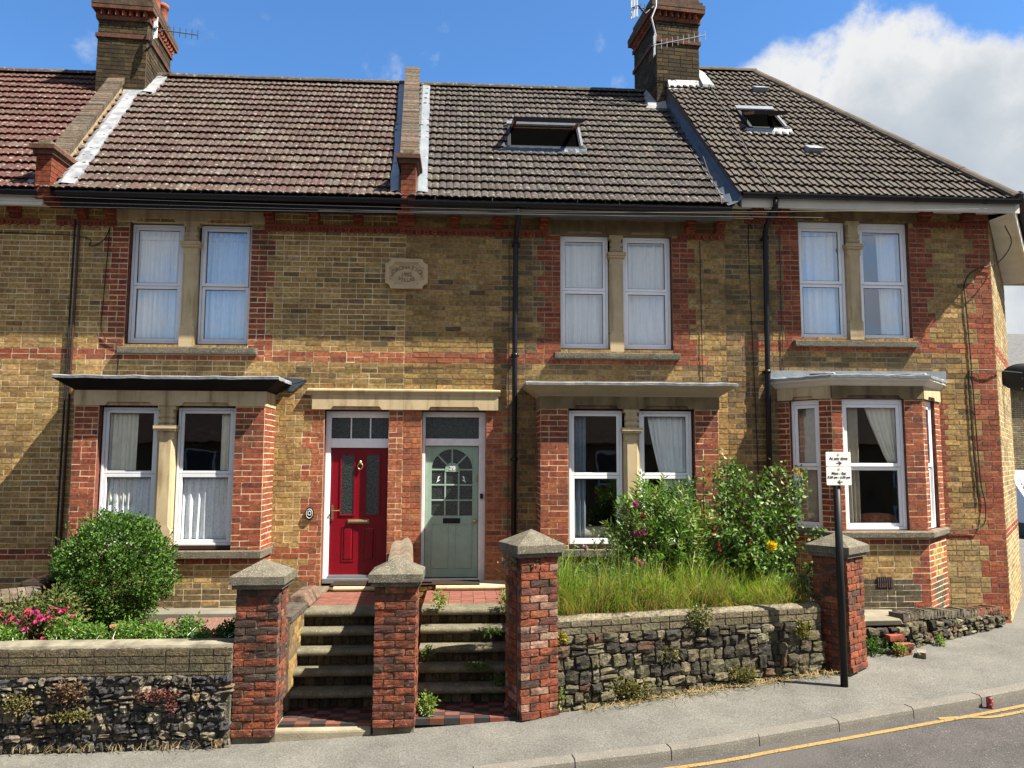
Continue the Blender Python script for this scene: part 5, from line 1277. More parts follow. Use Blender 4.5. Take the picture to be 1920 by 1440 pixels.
def pal_p1():
    return pal_pillar() if RND() < .8 else jit((.09, .06, .05))
pillar(-2.05, -2.66, -2.72, -1.295, .435, 0, 'brick gate pillar left of the steps to the red door, grey pyramid cap', pal_p1)
pillar(-.678, -2.68, -2.645, -1.275, .43, 0, 'middle brick gate pillar standing between the two flights of steps')
pillar(.72, -2.58, -2.62, -1.005, .43, radians(19), 'tallest gate pillar with dead creeper under its cap, beside the tall grass', lambda: pal_pillar() if RND() < .75 else jit((.34, .2, .15)))
pillar(4.43, -1.84, -2.40, -1.115, .42, radians(38), 'turned brick gate pillar behind the black sign post')

# ------------------------------------------------------------------ rubble garden walls
def rubble(mb, x0, x1, z0, z1, pal, hmin, hmax, wmin, wmax, rnd=.4, jt=.14, depth=.09, base=None):
    z = z0
    while z < z1 - .02:
        h = min(U(hmin, hmax), z1 - z)
        if z1 - z - h < .04: h = z1 - z
        x = x0 - U(0, .08)
        while x < x1:
            w = U(wmin, wmax) * (h / hmax) ** .3
            zz = z + h / 2 + U(-.012, .012); xc = x + w / 2
            if xc - w / 2 > x0 - .06 and xc + w / 2 < x1 + .06:
                if RND() < .25 and h > hmin * 1.2:
                    for s_ in (-.25, .25): mb.blob((xc, U(-.005, .02), zz + s_ * h), (w / 2 - .006, depth, h / 4 - .005), rnd, jt, pal(), 3, U(-.15, .15))
                else: mb.blob((xc, U(-.012, .025), zz), (w / 2 - .005, depth, h / 2 - .004), rnd, jt, pal(), 4, U(-.12, .12))
            x += w
        z += h
def pal_flint():
    r = RND(); return jit((.030, .030, .033) if r < .40 else (.075, .065, .052) if r < .70 else (.135, .115, .083) if r < .86 else (.22, .19, .135) if r < .93 else (.15, .10, .055), .2)
def pal_rag():
    r = RND(); return jit((.10, .088, .056) if r < .4 else (.05, .045, .036) if r < .66 else (.15, .13, .085) if r < .87 else (.21, .185, .125) if r < .96 else (.11, .066, .045), .2)
gw = thing('garden_wall', (-5, -2.9, -2.72), 'dark flint garden wall with brick top, left of the red door steps', 'garden wall')
xf = rotz(0, 0, -2.88)
mb = MB(xf); rubble(mb, -8.6, -2.28, -2.92, -2.11, pal_flint, .055, .125, .06, .19, .42, .22); mb.build('stonework', 'rock', gw)
mb = MB(xf); mb.box(-8.6, -2.27, -.045, .30, -2.95, -1.85); mb.build('mortar', 'rubble_mortar', gw)
r_ = brickwork(xf, -8.6, -2.27, -2.11, -1.85, (), (), lambda x, z: jit((.125, .102, .064) if RND() < .6 else (.155, .125, .074) if RND() < .6 else (.09, .075, .052), .16), zref=-1.85, proud=.052, mortar=False)
r_[1].build('brick_course', 'rock_mossy', gw)
mb = MB(xf)
for i in range(36):
    xa = -8.6 + i * 6.33 / 36; xb = xa + 6.33 / 36; j = U(-.006, .006); mb.prism([(-.012, -1.849), (-.004, -1.832 + j), (.14, -1.812 + j), (.30, -1.835), (.30, -1.849)], lambda u, v, t: (t, u, v), xa, xb)
mb.build('coping', mottled('pale_wall_capping', (.36, .325, .245), (.13, .118, .09), 5.0, .95, 80, .004, .1), gw)

gw2 = thing('garden_wall', (2.5, -2.3, -2.5), 'squared rubble retaining wall topped by tall grass and shrubs', 'garden wall')
WA = math.atan2(.69, 3.17); xf2 = rotz(WA, .90, -2.64); WL = 3.30
mb = MB(xf2); rubble(mb, .0, WL, -2.72, -1.83, pal_rag, .075, .145, .08, .23, .32, .13); mb.build('stonework', 'rock_mossy', gw2)
mb = MB(xf2); mb.box(0, WL, -.042, .3, -2.8, -1.69); mb.build('mortar', 'rubble_mortar', gw2)
r_ = brickwork(xf2, 0, WL, -1.83, -1.685, (), (), lambda x, z: jit((.175, .148, .095) if RND() < .6 else (.135, .114, .074), .12), zref=-1.83, proud=.052, mortar=False)
r_[1].build('brick_course', 'rock_mossy', gw2)
mb = MB(xf2); A = []; nq = 90
for i in range(nq + 1):
    x = WL * i / nq; w_ = mnoise.noise((x * 3.1, 2, 0)); w2 = mnoise.noise((x * 11, 5, 0)); c = tuple(q * (1 + .25 * w2) for q in (.235, .205, .145))
    A.append([mb.v((x, -.032 + .02 * w2, -1.69), c), mb.v((x, -.022 + .022 * w_, -1.672 + .018 * w2), c), mb.v((x, .06 + .03 * w2, -1.652 + .016 * w_), c), mb.v((x, .3, -1.672 + .01 * w_), c)])
for a, b in zip(A, A[1:]):
    for q in range(3): mb.F.append([a[q], b[q], b[q + 1], a[q + 1]])
mb.build('coping', 'rock_mossy', gw2)

# low tumbledown wall at the end house
lw = thing('low_wall', (6.5, -.75, -2.3), 'low tumbledown stone wall with bricks on edge along its top, beside the end bay', 'low wall')
pA, pB = Vector((5.55, -1.22, 0)), Vector((7.62, -.16, 0)); a = math.atan2(pB.y - pA.y, pB.x - pA.x); LL = (pB - pA).length
for seg in range(5):
    t0, t1 = seg / 5, (seg + 1) / 5; zt_ = -2.06 - .045 * seg * .6 + .02
    zb_ = -2.42 + .03 * seg
    xf = rotz(a, pA.x, pA.y)
    m_ = MB(xf); rubble(m_, LL * t0, LL * t1, zb_, zt_, pal_rag, .06, .12, .07, .17, .4, .18, .07); m_.build('stonework', 'rock_mossy', lw)
    m_ = MB(xf); m_.box(LL * t0, LL * t1, .02, .24, zb_, zt_); m_.build('mortar', 'mortar_dark', lw)
    m_ = MB(xf); x = LL * t0 + .01
    while x < LL * t1 - .02:
        w = U(.062, .075); m_.blob((x + w / 2, .10, zt_ + .055 + .01 * sin(x * 3)), (w / 2 - .003, .11, .052), .15, .09, jit((.15, .13, .095) if x < LL * .72 else (.26, .12, .075), .25), 3, U(-.06, .06) - .12); x += w
    m_.build('coping', 'brick_worn', lw)
G = 'loose bricks by the low wall'
for i, (x, y, z, rz, c, lab) in enumerate([(5.40, -1.45, -2.345, .3, (.36, .11, .06), 'loose red brick lying flat at the bottom of the small heap'), (5.42, -1.44, -2.27, -.1, (.33, .12, .07), 'loose orange brick in the middle of the small heap'), (5.36, -1.36, -2.185, .15, (.38, .10, .055), 'brightest red brick lying uppermost on the small heap'),
     (5.60, -1.52, -2.345, 1.0, (.30, .26, .2), 'pale mortar crusted brick at the right foot of the heap'), (5.16, -1.38, -2.345, -.4, (.10, .09, .075), 'dark grey stone block in the gap by the weeds')]):
    m_ = MB(rotz(rz, x, y)); m_.blob((0, 0, z), (.108, .05, .036), .14, .05, jit(c, .1), 4); tag(m_.build('loose_brick', 'brick_worn', None, origin=(x, y, z - .036)), lab, 'brick', G)
mb = MB(); mb.hexa([(4.66, -1.30, -2.06), (5.55, -1.25, -2.06), (5.75, -.62, -2.06), (4.66, -.62, -2.06), (4.66, -1.32, -1.985), (5.5, -1.27, -1.99), (5.75, -.62, -1.985), (4.66, -.62, -1.975)]); tag(mb.build('paving_slab', mottled('cream_slab', (.32, .285, .215), (.21, .19, .14), 3, .9, 90, .003, .2), None, bevel=.012, origin=(5.1, -1, -2.06)), 'pale broken paving slab in front of the end bay', 'paving slab')
m_ = MB(rotz(.05, 4.7, -1.28)); rubble(m_, 0, .95, -2.42, -2.07, pal_rag, .09, .15, .1, .2, .4, .15, .08); tag(m_.build('broken_wall', 'rock_mossy', None, origin=(5.1, -1.3, -2.42)), 'broken stub of stone wall under the pale slab', 'wall stub')
g = MB(); g.poly([(4.6, -1.3, -2.065), (5.5, -1.1, -2.09), (7.3, -.2, -2.14), (7.3, .02, -2.14), (4.6, .02, -2.065)]); tag(g.build('yard', 'soil'), kind='structure')

# neighbour's low wall with rounded coping, far left
nw = thing('low_wall', (-5.2, -1.8, -2.1), 'low brick wall with a rounded coping at the left edge behind the fuchsia', 'low wall')
xf = rotz(radians(52), -5.30, -2.75)
r_ = brickwork(rotz(radians(38), -5.6, -2.5), 0, 1.15, -2.2, -1.56, (), (), lambda x, z: jit((.22, .19, .16) if RND() < .6 else (.16, .13, .11)), zref=-1.56, ends=True)
put(nw, r_, mort='mortar_dark')
m_ = MB(rotz(radians(38), -5.6, -2.5))
for i in range(15):
    c = jit((.15, .122, .098), .2); m_.prism([(.11 + .145 * cos(pi * k / 8), -1.559 + .13 * sin(pi * k / 8)) for k in range(9)], lambda u, v, t: (t, u, v), i * .077, i * .077 + .07, c)
m_.build('coping', 'brick', nw)
mb = MB(); mb.box(-4.98, -4.66, -1.75, -1.1, -2.2, -1.37, (.03, .03, .03)); tag(mb.build('bin_store', 'rubber', None, bevel=.05, origin=(-4.75, -1.3, -2.2)), 'black block with rounded corners between the left coping and the bush', 'planter')

# ------------------------------------------------------------------ flights of steps
def pal_step(): return jit((.085, .07, .045) if RND() < .6 else (.05, .042, .03) if RND() < .6 else (.14, .11, .07), .2)
def steps(name_label, xa, xb, zf, y0, r, t, n, dark):
    f = thing('flight_of_steps', ((xa + xb) / 2, y0, zf), name_label, 'steps', 'flights of front steps')
    for i in range(n):
        z1 = zf + (i + 1) * r; y = y0 + i * t
        m_ = MB(); rr = .036
        prof = [(y + t + (.9 if i == n - 1 else .06), z1 - .072), (y + .0, z1 - .072)] + [(y - .03 - rr * sin(pi * k / 8) * .9, z1 - .036 - rr * cos(pi * k / 8)) for k in range(9)][::1] + [(y + t + (.05 if i < n - 1 else .05), z1)]
        if i == n - 1: prof = [(y + .30, z1 - .072), (y, z1 - .072)] + [(y - .03 - rr * sin(pi * k / 8) * .9, z1 - .036 - rr * cos(pi * k / 8)) for k in range(9)] + [(y + .30, z1)]
        m_.prism(prof, lambda u, v, tt: (tt, u, v), xa, xb); m_.build('tread', 'step_stone', f)
        q = MB(); x = xa; zlo = z1 - r
        q.box(xa, xb, y + .03, y + .05, zlo - .01, z1 - .073, (.06, .05, .035))
        while x < xb - .02:
            w = min(U(.07, .12), xb - x); q.blob((x + w / 2, y + .035, (zlo + z1 - .073) / 2), (w / 2 - .004, .025, (z1 - .073 - zlo) / 2 - .003), .12, .06, pal_step(), 3); x += w
        q.build('riser', 'rock_mossy', f)
    zl = zf + n * r
    ft = MB(); ya = y0 + (n - 1) * t + .302; ny = int((-.42 - ya) / .105); nx = int((xb - xa) / .152)
    for j in range(ny + 1):
        for i in range(nx + 1):
            x0_, x1_ = xa + i * .152, min(xa + (i + 1) * .152, xb)
            if x1_ - x0_ < .02: continue
            red = (i + j) % 2; ft.box(x0_ + .002, x1_ - .002, ya + j * .105, ya + j * .105 + .1, zl - .05, zl + U(-.0015, .0015), jit((.25, .085, .06) if red else (.19, .085, .066), .14))
    ft.build('landing', 'floor_tile', f)
    ba = MB(); ba.box(xa, xb, ya, .05, zf, zl - .051); ba.build('core', 'mortar_dark', f)
    ds = MB(); ds.prism([(.0, zl), (-.40, zl)] + [(-.42 - .03 * sin(pi * k / 6), zl + .035 - .03 * cos(pi * k / 6)) for k in range(7)] + [(.0, zl + .066)], lambda u, v, tt: (tt, u, v), xa + .12, xb - .02); ds.build('door_step', 'stone', f)
    bt = MB(); j = 0; yb = y0 - .50
    for j in range(5):
        for i in range(nx + 1):
            x0_, x1_ = xa + i * .152, min(xa + (i + 1) * .152, xb)
            if x1_ - x0_ < .02: continue
            red = (i + j) % 2; bt.box(x0_ + .002, x1_ - .002, yb + j * .105, yb + j * .105 + .1, zf - .06, zf + U(-.0015, .0015), jit((.17, .058, .038) if red else (.035, .031, .033), .18))
    bt.build('tiled_floor', 'floor_tile', f)
    return f, zl
f1, zl1 = steps('stone steps with tiled landing leading up to the red door', -1.82, -.86, -2.625, -2.32, .178, .165, 5, 1)
f2, zl2 = steps('weedy stone steps with tiled landing leading up to the green door', -.48, .62, -2.60, -2.30, .174, .165, 5, 1)
mb = MB(); mb.prism([(-2.87, -2.85), (-2.865, -2.675), (-2.80, -2.645), (-2.56, -2.628), (-2.56, -2.85)], lambda u, v, t: (t, u, v), -1.86, -.90); mb.build('entrance_stone', mottled('worn_kerb_stone', (.40, .35, .25), (.25, .22, .16), 5, .95, 70, .006, .15), f1, bevel=.02)
mb = MB(); mb.box(-.46, .58, -2.72, -2.55, -2.78, -2.607); mb.build('entrance_stone', 'concrete', f2, bevel=.02)
for x0_, x1_, z, lab in ((-1.75, -1.08, zl1 + .067, 'thin dark doormat on the step at the red door'), (-.42, .22, zl2 + .067, 'thin dark doormat on the step at the green door')):
    m_ = MB(); m_.box(x0_, x1_, -.40, -.04, z, z + .014); tag(m_.build('doormat', 'rubber', None, origin=((x0_ + x1_) / 2, -.2, z)), lab, 'doormat', 'doormats')
# dividing wall with stacked pantile coping between the flights
dv = thing('dividing_wall', (-.72, -1.3, -2.6), 'low wall capped with wavy stacked pantiles between the two doors', 'dividing wall')
xfD = rotz(radians(90 + 4.0), -.52, -2.46)       # local x runs back towards the doors
r_ = brickwork(rotz(radians(94), -.565, -2.46), 0, 2.40, -2.62, -1.20, (), (), lambda x, z: pal_red() if RND() < .6 else pal_dirty(), ends=True)
put(dv, r_, mort='mortar_dark'); r_ = brickwork(rotz(radians(-86), -.79 - .165, -.07), 0, 2.38, -2.62, -1.20, (), (), lambda x, z: pal_red() if RND() < .6 else pal_dirty()); r_[1].build('wall_face', 'brick', dv)
m_ = MB(rotz(radians(94), -.565, -2.46))
for i in range(22):
    xa = i * .109; c = jit((.42, .345, .27), .14); R = []
    for k in range(17):
        u = k / 16; yy = -.035 + .29 * u; zz = -1.185 + .095 * sin(u * pi) + .028 * sin(u * 3 * pi) + .02 * sin(u * 2 * pi)
        R.append((yy, zz))
    A = [m_.v((xa - .0, y, z + .022), c) for y, z in R]; B = [m_.v((xa + .14, y, z - .004), c) for y, z in R]; Cc = [m_.v((xa - .0, y, z - .012), c) for y, z in R]
    for k in range(16): m_.F += [[A[k], A[k + 1], B[k + 1], B[k]], [Cc[k], Cc[k + 1], A[k + 1], A[k]]]
m_.build('pantile_coping', 'terracotta', dv)
# side wall left of the first flight
sw = thing('side_wall', (-1.95, -1.2, -2.6), 'dark brick side wall with a brown coping block left of the red door steps', 'side wall')
r_ = brickwork(rotz(radians(90), -1.82, -2.44), 0, 2.4, -2.62, -1.72, (), (), lambda x, z: pal_dirty() if RND() < .5 else pal_black(), ends=True); put(sw, r_, mort='mortar_dark')
m_ = MB(); m_.hexa([(-2.06, -1.55, -1.719), (-1.78, -1.55, -1.719), (-1.78, -.75, -1.719), (-2.06, -.75, -1.719), (-2.03, -1.52, -1.60), (-1.86, -1.52, -1.585), (-1.86, -.78, -1.585), (-2.03, -.78, -1.60)], (.20, .13, .095)); m_.build('coping', 'brick_worn', sw, bevel=.02)
m_ = MB(); m_.box(-2.05, -1.80, -2.43, -1.56, -1.719, -1.66, (.12, .1, .08)); m_.build('coping', 'brick_worn', sw)
# right side of the second flight
sw2 = thing('side_wall', (.68, -1.2, -2.6), 'shaded brick side wall right of the green door steps', 'side wall')
r_ = brickwork(rotz(radians(-90), .62, -.02), 0, 2.3, -2.62, -1.66, (), (), lambda x, z: pal_black() if RND() < .5 else pal_dirty(), ends=True); put(sw2, r_, mort='mortar_dark')

# ------------------------------------------------------------------ garden surfaces
def bumpy(name, mat, x0, x1, y0, y1, z, amp, n=26, kind='structure'):
    mb = MB(); R = []
    for j in range(n + 1):
        R.append([mb.v((x0 + (x1 - x0) * i / n, y0 + (y1 - y0) * j / n, z + amp * mnoise.noise((i * .7, j * .7, x0)))) for i in range(n + 1)])
    for p, q in zip(R, R[1:]):
        for i in range(n): mb.F.append([p[i], p[i + 1], q[i + 1], q[i]])
    return tag(mb.build(name, mat, None, smooth=True), kind=kind)
bumpy('flower_bed', 'soil', -8.6, -2.27, -2.60, -.6, -1.98, .03)
bumpy('gravel', 'gravel', -3.6, -2.06, -2.2, -.95, -1.945, .008)
mb = MB(); mb.box(-5.2, -2.0, -.93, -.56, -2.3, -1.90); tag(mb.build('ledge', mottled('pale_ledge', (.25, .235, .19), (.17, .16, .13), 3, .9, 90, .003, .2), None, bevel=.01), kind='structure')
g = MB(); g.poly([(.62, -2.5, -1.74), (4.3, -1.78, -1.74), (4.62, -.0, -1.72), (.62, 0, -1.72)]); tag(g.build('garden_soil', 'soil'), kind='structure')
et = thing('rope_edging', (-2.9, -2.3, -1.98), 'terracotta rope edging bordering the pink gravel', 'edging')
m_ = MB()
for i in range(26):
    x = -3.62 + i * .058; m_.tube([(x, -2.26, -1.865), (x + .03, -2.24, -1.825), (x + .06, -2.22, -1.865)], .023, 7, jit((.38, .14, .085), .15))
m_.box(-3.64, -2.1, -2.25, -2.225, -2.02, -1.865, (.36, .13, .08)); m_.build('edging_tile', 'terracotta', et)
m_ = MB(); m_.lathe([(.06, 0), (.085, .12), (.095, .13), (.095, .16), (.08, .16), (.07, .1)], (-3.75, -2.0, -1.97), 16, (.40, .15, .09)); tag(m_.build('flower_pot', 'terracotta', None, smooth=False, origin=(-3.75, -2.0, -1.97)), 'small terracotta pot under the round bush', 'flower pot')

# ------------------------------------------------------------------ plants
def rv(): 
    while True:
        v = Vector((U(-1, 1), U(-1, 1), U(-1, 1)))
        if .05 < v.length < 1: return v.normalized()
def pick(pal): 
    c = random.choice(pal); return jit(c, .22)
def bush_leaves(mb, ce, rad, n, L, W, pal, shell=.72, lump=.16, up=.3, zmin=-9, seed=0.0):
    ce = Vector(ce)
    for _ in range(n):
        d = rv(); k = 1 + lump * mnoise.noise(d * 2.6 + Vector((seed, 3, 1))) + lump * .7 * mnoise.noise(d * 6.5 + Vector((seed, 0, 7)))
        r = (shell + (1 - shell) * RND() ** .7) * k
        p = ce + Vector((d.x * rad[0] * r, d.y * rad[1] * r, d.z * rad[2] * r))
        if p.z < zmin: continue
        dd = (d * .7 + rv() * .9 + Vector((0, 0, up)))
        mb.leaf(p, dd, L * U(.7, 1.3), W * U(.7, 1.3), pick(pal))
def stems(mb, base, tips, r=.008, n=5):
    for t in tips:
        b, t = Vector(base), Vector(t); m_ = b.lerp(t, .5) + Vector((U(-.08, .08), U(-.08, .08), .05)); mb.tube([b, m_, t], [r, r * .8, r * .4], n)
PB_ = [(.055, .125, .016), (.08, .17, .024), (.04, .092, .013), (.115, .215, .035), (.032, .075, .012)]
bz = thing('round_bush', (-4.05, -1.5, -1.98), 'large clipped round green bush in the flower bed', 'bush')
mb = MB(); bush_leaves(mb, (-4.03, -1.5, -1.30), (.62, .58, .64), 25000, .036, .023, PB_, .70, .26)
for _ in range(90):
    d = rv(); b_ = Vector((-4.03, -1.5, -1.30)) + Vector((d.x * .60, d.y * .56, d.z * .62)); t_ = b_ + (d + Vector((0, 0, .5)) + rv() * .4) * U(.06, .15)
    for q in range(9): mb.leaf(b_.lerp(t_, q / 8), d + rv() * .8 + Vector((0, 0, .3)), U(.025, .04), U(.015, .024), pick(PB_[1:4]))
mb.build('foliage', 'glossy_leaf', bz)
mb = MB(); stems(mb, (-4.03, -1.5, -2.0), [Vector((-4.03, -1.5, -1.3)) + Vector((d.x * .5, d.y * .45, d.z * .5)) for d in [rv() for _ in range(40)]], .012); mb.build('stems', 'bark', bz)
fu = thing('fuchsia', (-4.85, -2.35, -1.98), 'fuchsia with hanging magenta flowers at the left end of the bed', 'shrub')
mb = MB()
for ce, ra, n in (((-4.60, -2.35, -1.66), (.30, .22, .26), 900), ((-4.28, -2.3, -1.62), (.30, .22, .28), 900), ((-4.15, -2.35, -1.80), (.2, .18, .18), 500), ((-4.9, -2.3, -1.75), (.3, .2, .2), 500)): bush_leaves(mb, ce, ra, n, .045, .024, [(.10, .16, .035), (.07, .12, .03), (.16, .2, .06), (.18, .13, .05)], .35, .25, seed=ce[0])
mb.build('foliage', 'leaf', fu)
mb = MB(); stems(mb, (-4.45, -2.3, -2.0), [(-4.45 + U(-.5, .4), -2.3 + U(-.15, .15), U(-1.85, -1.4)) for _ in range(26)], .006); mb.build('stems', 'bark', fu)
random.seed(21)
for k in range(80):
    x, y, z = -4.45 + U(-.42, .42), -2.5 + U(-.06, .18), -1.70 + U(-.22, .16); m_ = MB(); c = (.42, .022, .06) if RND() < .7 else (.36, .03, .13)
    for q in range(4): m_.leaf((x, y, z), Vector((sin(q * 1.6) * .6, cos(q * 1.6) * .6, -.6)), .055, .034, jit(c))
    m_.lathe([(.004, 0), (.013, -.02), (.015, -.035), (.006, -.042)][::-1], (x, y, z), 7, jit((.30, .02, .20)))
    m_.build('flower', 'petal', fu)
GC = 'small leafy clumps along the left garden wall'
for i, (x, y, r, pal, lab) in enumerate([(-4.07, -2.48, .17, 0, 'bright green clump right beside the fuchsia flowers'), (-3.80, -2.5, .12, 0, 'small green clump second from the fuchsia'), (-3.45, -2.5, .14, 0, 'low spreading green clump below the middle of the round bush'), (-3.17, -2.5, .13, 0, 'low green clump between the round bush and the terracotta edging'),
     (-2.86, -2.46, .16, 1, 'tallest green clump standing in front of the terracotta edging'), (-2.40, -2.46, .13, 2, 'dark green clump nearest the left gate pillar'), (-4.62, -2.55, .12, 0, 'pale green clump under the fuchsia at the left edge'), (-2.68, -2.55, .07, 0, 'tiny pale sprig at the wall edge before the gravel')]):
    P_ = ([(.13, .25, .04), (.09, .19, .03), (.18, .30, .06)], [(.08, .2, .03), (.12, .25, .05), (.05, .13, .02)], [(.03, .09, .015), (.05, .12, .02)])[pal]
    m_ = MB(); bush_leaves(m_, (x, y, -1.88 + r * .6), (r * 1.25, r, r * 1.0), 900 if r > .1 else 260, .036, .022, P_, .05, .2, seed=x)
    stems(m_, (x, y, -1.98), [(x + U(-.8, .8) * r, y + U(-.6, .6) * r, -1.9 + U(.2, 1.2) * r) for _ in range(14)], .005)
    tag(m_.build('leafy_clump', 'leaf', None, origin=(x, y, -1.95)), lab, 'plant', GC)
# shrub in front of the middle bay: lance leaves in whorls
sh = thing('leafy_shrub', (2.45, -1.35, -1.74), 'large leafy shrub with pointed leaves in front of the square bay', 'shrub')
mb, sb = MB(), MB(); random.seed(5)
PS = [(.09, .18, .028), (.13, .24, .04), (.18, .29, .06), (.065, .14, .022), (.22, .27, .08)]
for k in range(470):
    d = rv(); rr = .45 + .55 * RND() ** .6
    p = Vector((2.42, -1.32, -.98)) + Vector((d.x * .66 * rr, d.y * .50 * rr, d.z * .80 * rr)) * (1 + .22 * mnoise.noise(d * 3.0))
    if p.z < -1.7: continue
    ax = (d * .6 + Vector((0, 0, .7)) + rv() * .35).normalized()
    if k % 4 == 0: stems(sb, (2.42, -1.3, -1.75), [p], .007)
    cc = random.choice(PS)
    for q in range(15):
        an = q * 2.4; e1 = ax.cross(Vector((.3, .2, .9))).normalized(); e2 = ax.cross(e1)
        mb.leaf(p - ax * (q * .012), ax * .45 + (e1 * cos(an) + e2 * sin(an)) * (.45 + .06 * q), U(.075, .12), U(.020, .030), jit(cc, .25), .15)
mb.build('foliage', 'glossy_leaf', sh); sb.build('stems', 'bark', sh)
ro = thing('rose_bush', (3.75, -1.3, -1.74), 'tall rose bush with one yellow bloom beside the turned pillar', 'rose bush')
mb, sb = MB(), MB(); random.seed(9); PR = [(.075, .155, .03), (.115, .21, .045), (.16, .26, .075), (.055, .12, .025), (.22, .27, .09)]
arms = []
for k in range(64):
    a = U(0, 2 * pi); top = Vector((3.66 + .70 * cos(a) * U(.3, 1.0), -1.25 + .42 * sin(a) * U(.3, 1), U(-1.35, .02)))
    arms.append(top)
arms += [Vector((U(2.9, 3.5), U(-1.7, -1.0), U(-1.3, -.45))) for _ in range(26)] + [Vector((U(3.3, 4.4), U(-1.9, -1.3), U(-1.6, -1.0))) for _ in range(16)]
arms += [Vector((4.35, -1.1, -.10)), Vector((4.42, -1.05, -.18)), Vector((4.1, -1.1, -.02)), Vector((3.3, -1.0, .10)), Vector((3.2, -1.0, -.05)), Vector((4.45, -1.35, -.85)), Vector((3.45, -1.1, .0)), Vector((4.3, -1.2, -.35))]
for t_ in arms:
    b_ = Vector((3.72 + U(-.25, .25) + (t_.x - 3.72) * .45, -1.2 + U(-.1, .1), -1.75)); m1 = b_.lerp(t_, .55) + Vector((U(-.1, .1), U(-.1, .1), .12)); sb.tube([b_, m1, t_], [.009, .007, .003], 5)
    for q in range(64):
        u = RND() ** .55; p = b_.lerp(m1, min(1, u * 2)) if u < .5 else m1.lerp(t_, (u - .5) * 2)
        p = p + rv() * U(.02, .11); mb.leaf(p, rv() + Vector((0, -.2, .2)), U(.045, .075), U(.034, .052), pick(PR), .12)
mb.build('foliage', 'glossy_leaf', ro); sb.build('stems', 'bark', ro)
def bloom(parent, p, r, c, n=22):
    m_ = MB(); p = Vector(p)
    for q in range(n):
        a = q * 2.4; t = q / n; d = Vector((cos(a) * (.25 + t), -.5 + .3 * t + .0, sin(a) * (.25 + t))); m_.leaf(p, d, r * (.55 + .5 * t), r * .85, jit(c, .12), .3)
    return m_.build('flower', 'petal', parent)
bloom(ro, (3.72, -1.62, -1.03), .082, (.80, .56, .02), 30)
for p in ((4.23, -1.2, -.12), (4.30, -1.15, -.17)): bloom(ro, p, .05, (.62, .40, .10), 14)
for p in ((3.05, -1.72, -1.06), (3.03, -1.72, -1.0), (3.5, -1.6, -1.1), (3.42, -1.6, -1.14), (3.44, -1.62, -.98)): bloom(ro, p, .035, (.28, .03, .035), 12)
mr = thing('rose_bush', (2.0, -1.6, -1.74), 'straggly rose with magenta and pink blooms left of the leafy shrub', 'rose bush')
mb, sb = MB(), MB()
for k in range(30):
    b_ = Vector((2.0 + U(-.2, .2), -1.55 + U(-.15, .15), -1.75)); t_ = Vector((1.95 + U(-.45, .3), -1.6 + U(-.25, .2), U(-1.4, -.55))); m1 = b_.lerp(t_, .55) + Vector((U(-.08, .08), 0, .05)); sb.tube([b_, m1, t_], [.007, .005, .002], 5)
    for q in range(34):
        u = RND() ** .7; p = b_.lerp(m1, min(1, u * 2)) if u < .5 else m1.lerp(t_, (u - .5) * 2); mb.leaf(p + rv() * U(.01, .07), rv() + Vector((0, 0, .25)), U(.035, .06), U(.022, .036), pick(PR), .12)
mb.build('foliage', 'leaf', mr); sb.build('stems', 'bark', mr)
for p, c in (((2.02, -1.8, -.52), (.48, .06, .36)), ((2.03, -1.8, -.86), (.30, .04, .16)), ((2.1, -1.82, -.85), (.26, .03, .12)), ((2.02, -1.85, -1.17), (.52, .12, .26)), ((2.06, -1.85, -1.2), (.55, .16, .3)), ((2.12, -1.75, -.66), (.22, .05, .05)), ((1.42, -1.8, -1.02), (.45, .3, .42))): bloom(mr, p, .05, c, 16)
we = MB(); ws = MB(); random.seed(31)
wt = thing('tall_weeds', (1.5, -1.8, -1.74), 'tall grey green weeds between the tallest pillar and the rose', 'weeds')
for k in range(120):
    b_ = Vector((U(.95, 2.1), U(-2.3, -1.3), -1.75)); t_ = b_ + Vector((U(-.15, .15), U(-.1, .1), U(.35, .80))); ws.tube([b_, b_.lerp(t_, .5) + Vector((U(-.03, .03), 0, 0)), t_], [.004, .003, .002], 5, (.11, .14, .05))
    for q in range(34): p = b_.lerp(t_, RND()); we.leaf(p, rv() + Vector((0, 0, .5)), U(.03, .055), U(.012, .02), pick([(.13, .19, .07), (.09, .15, .05), (.17, .22, .09)]))
we.build('foliage', 'leaf', wt); ws.build('stems', 'leaf', wt)
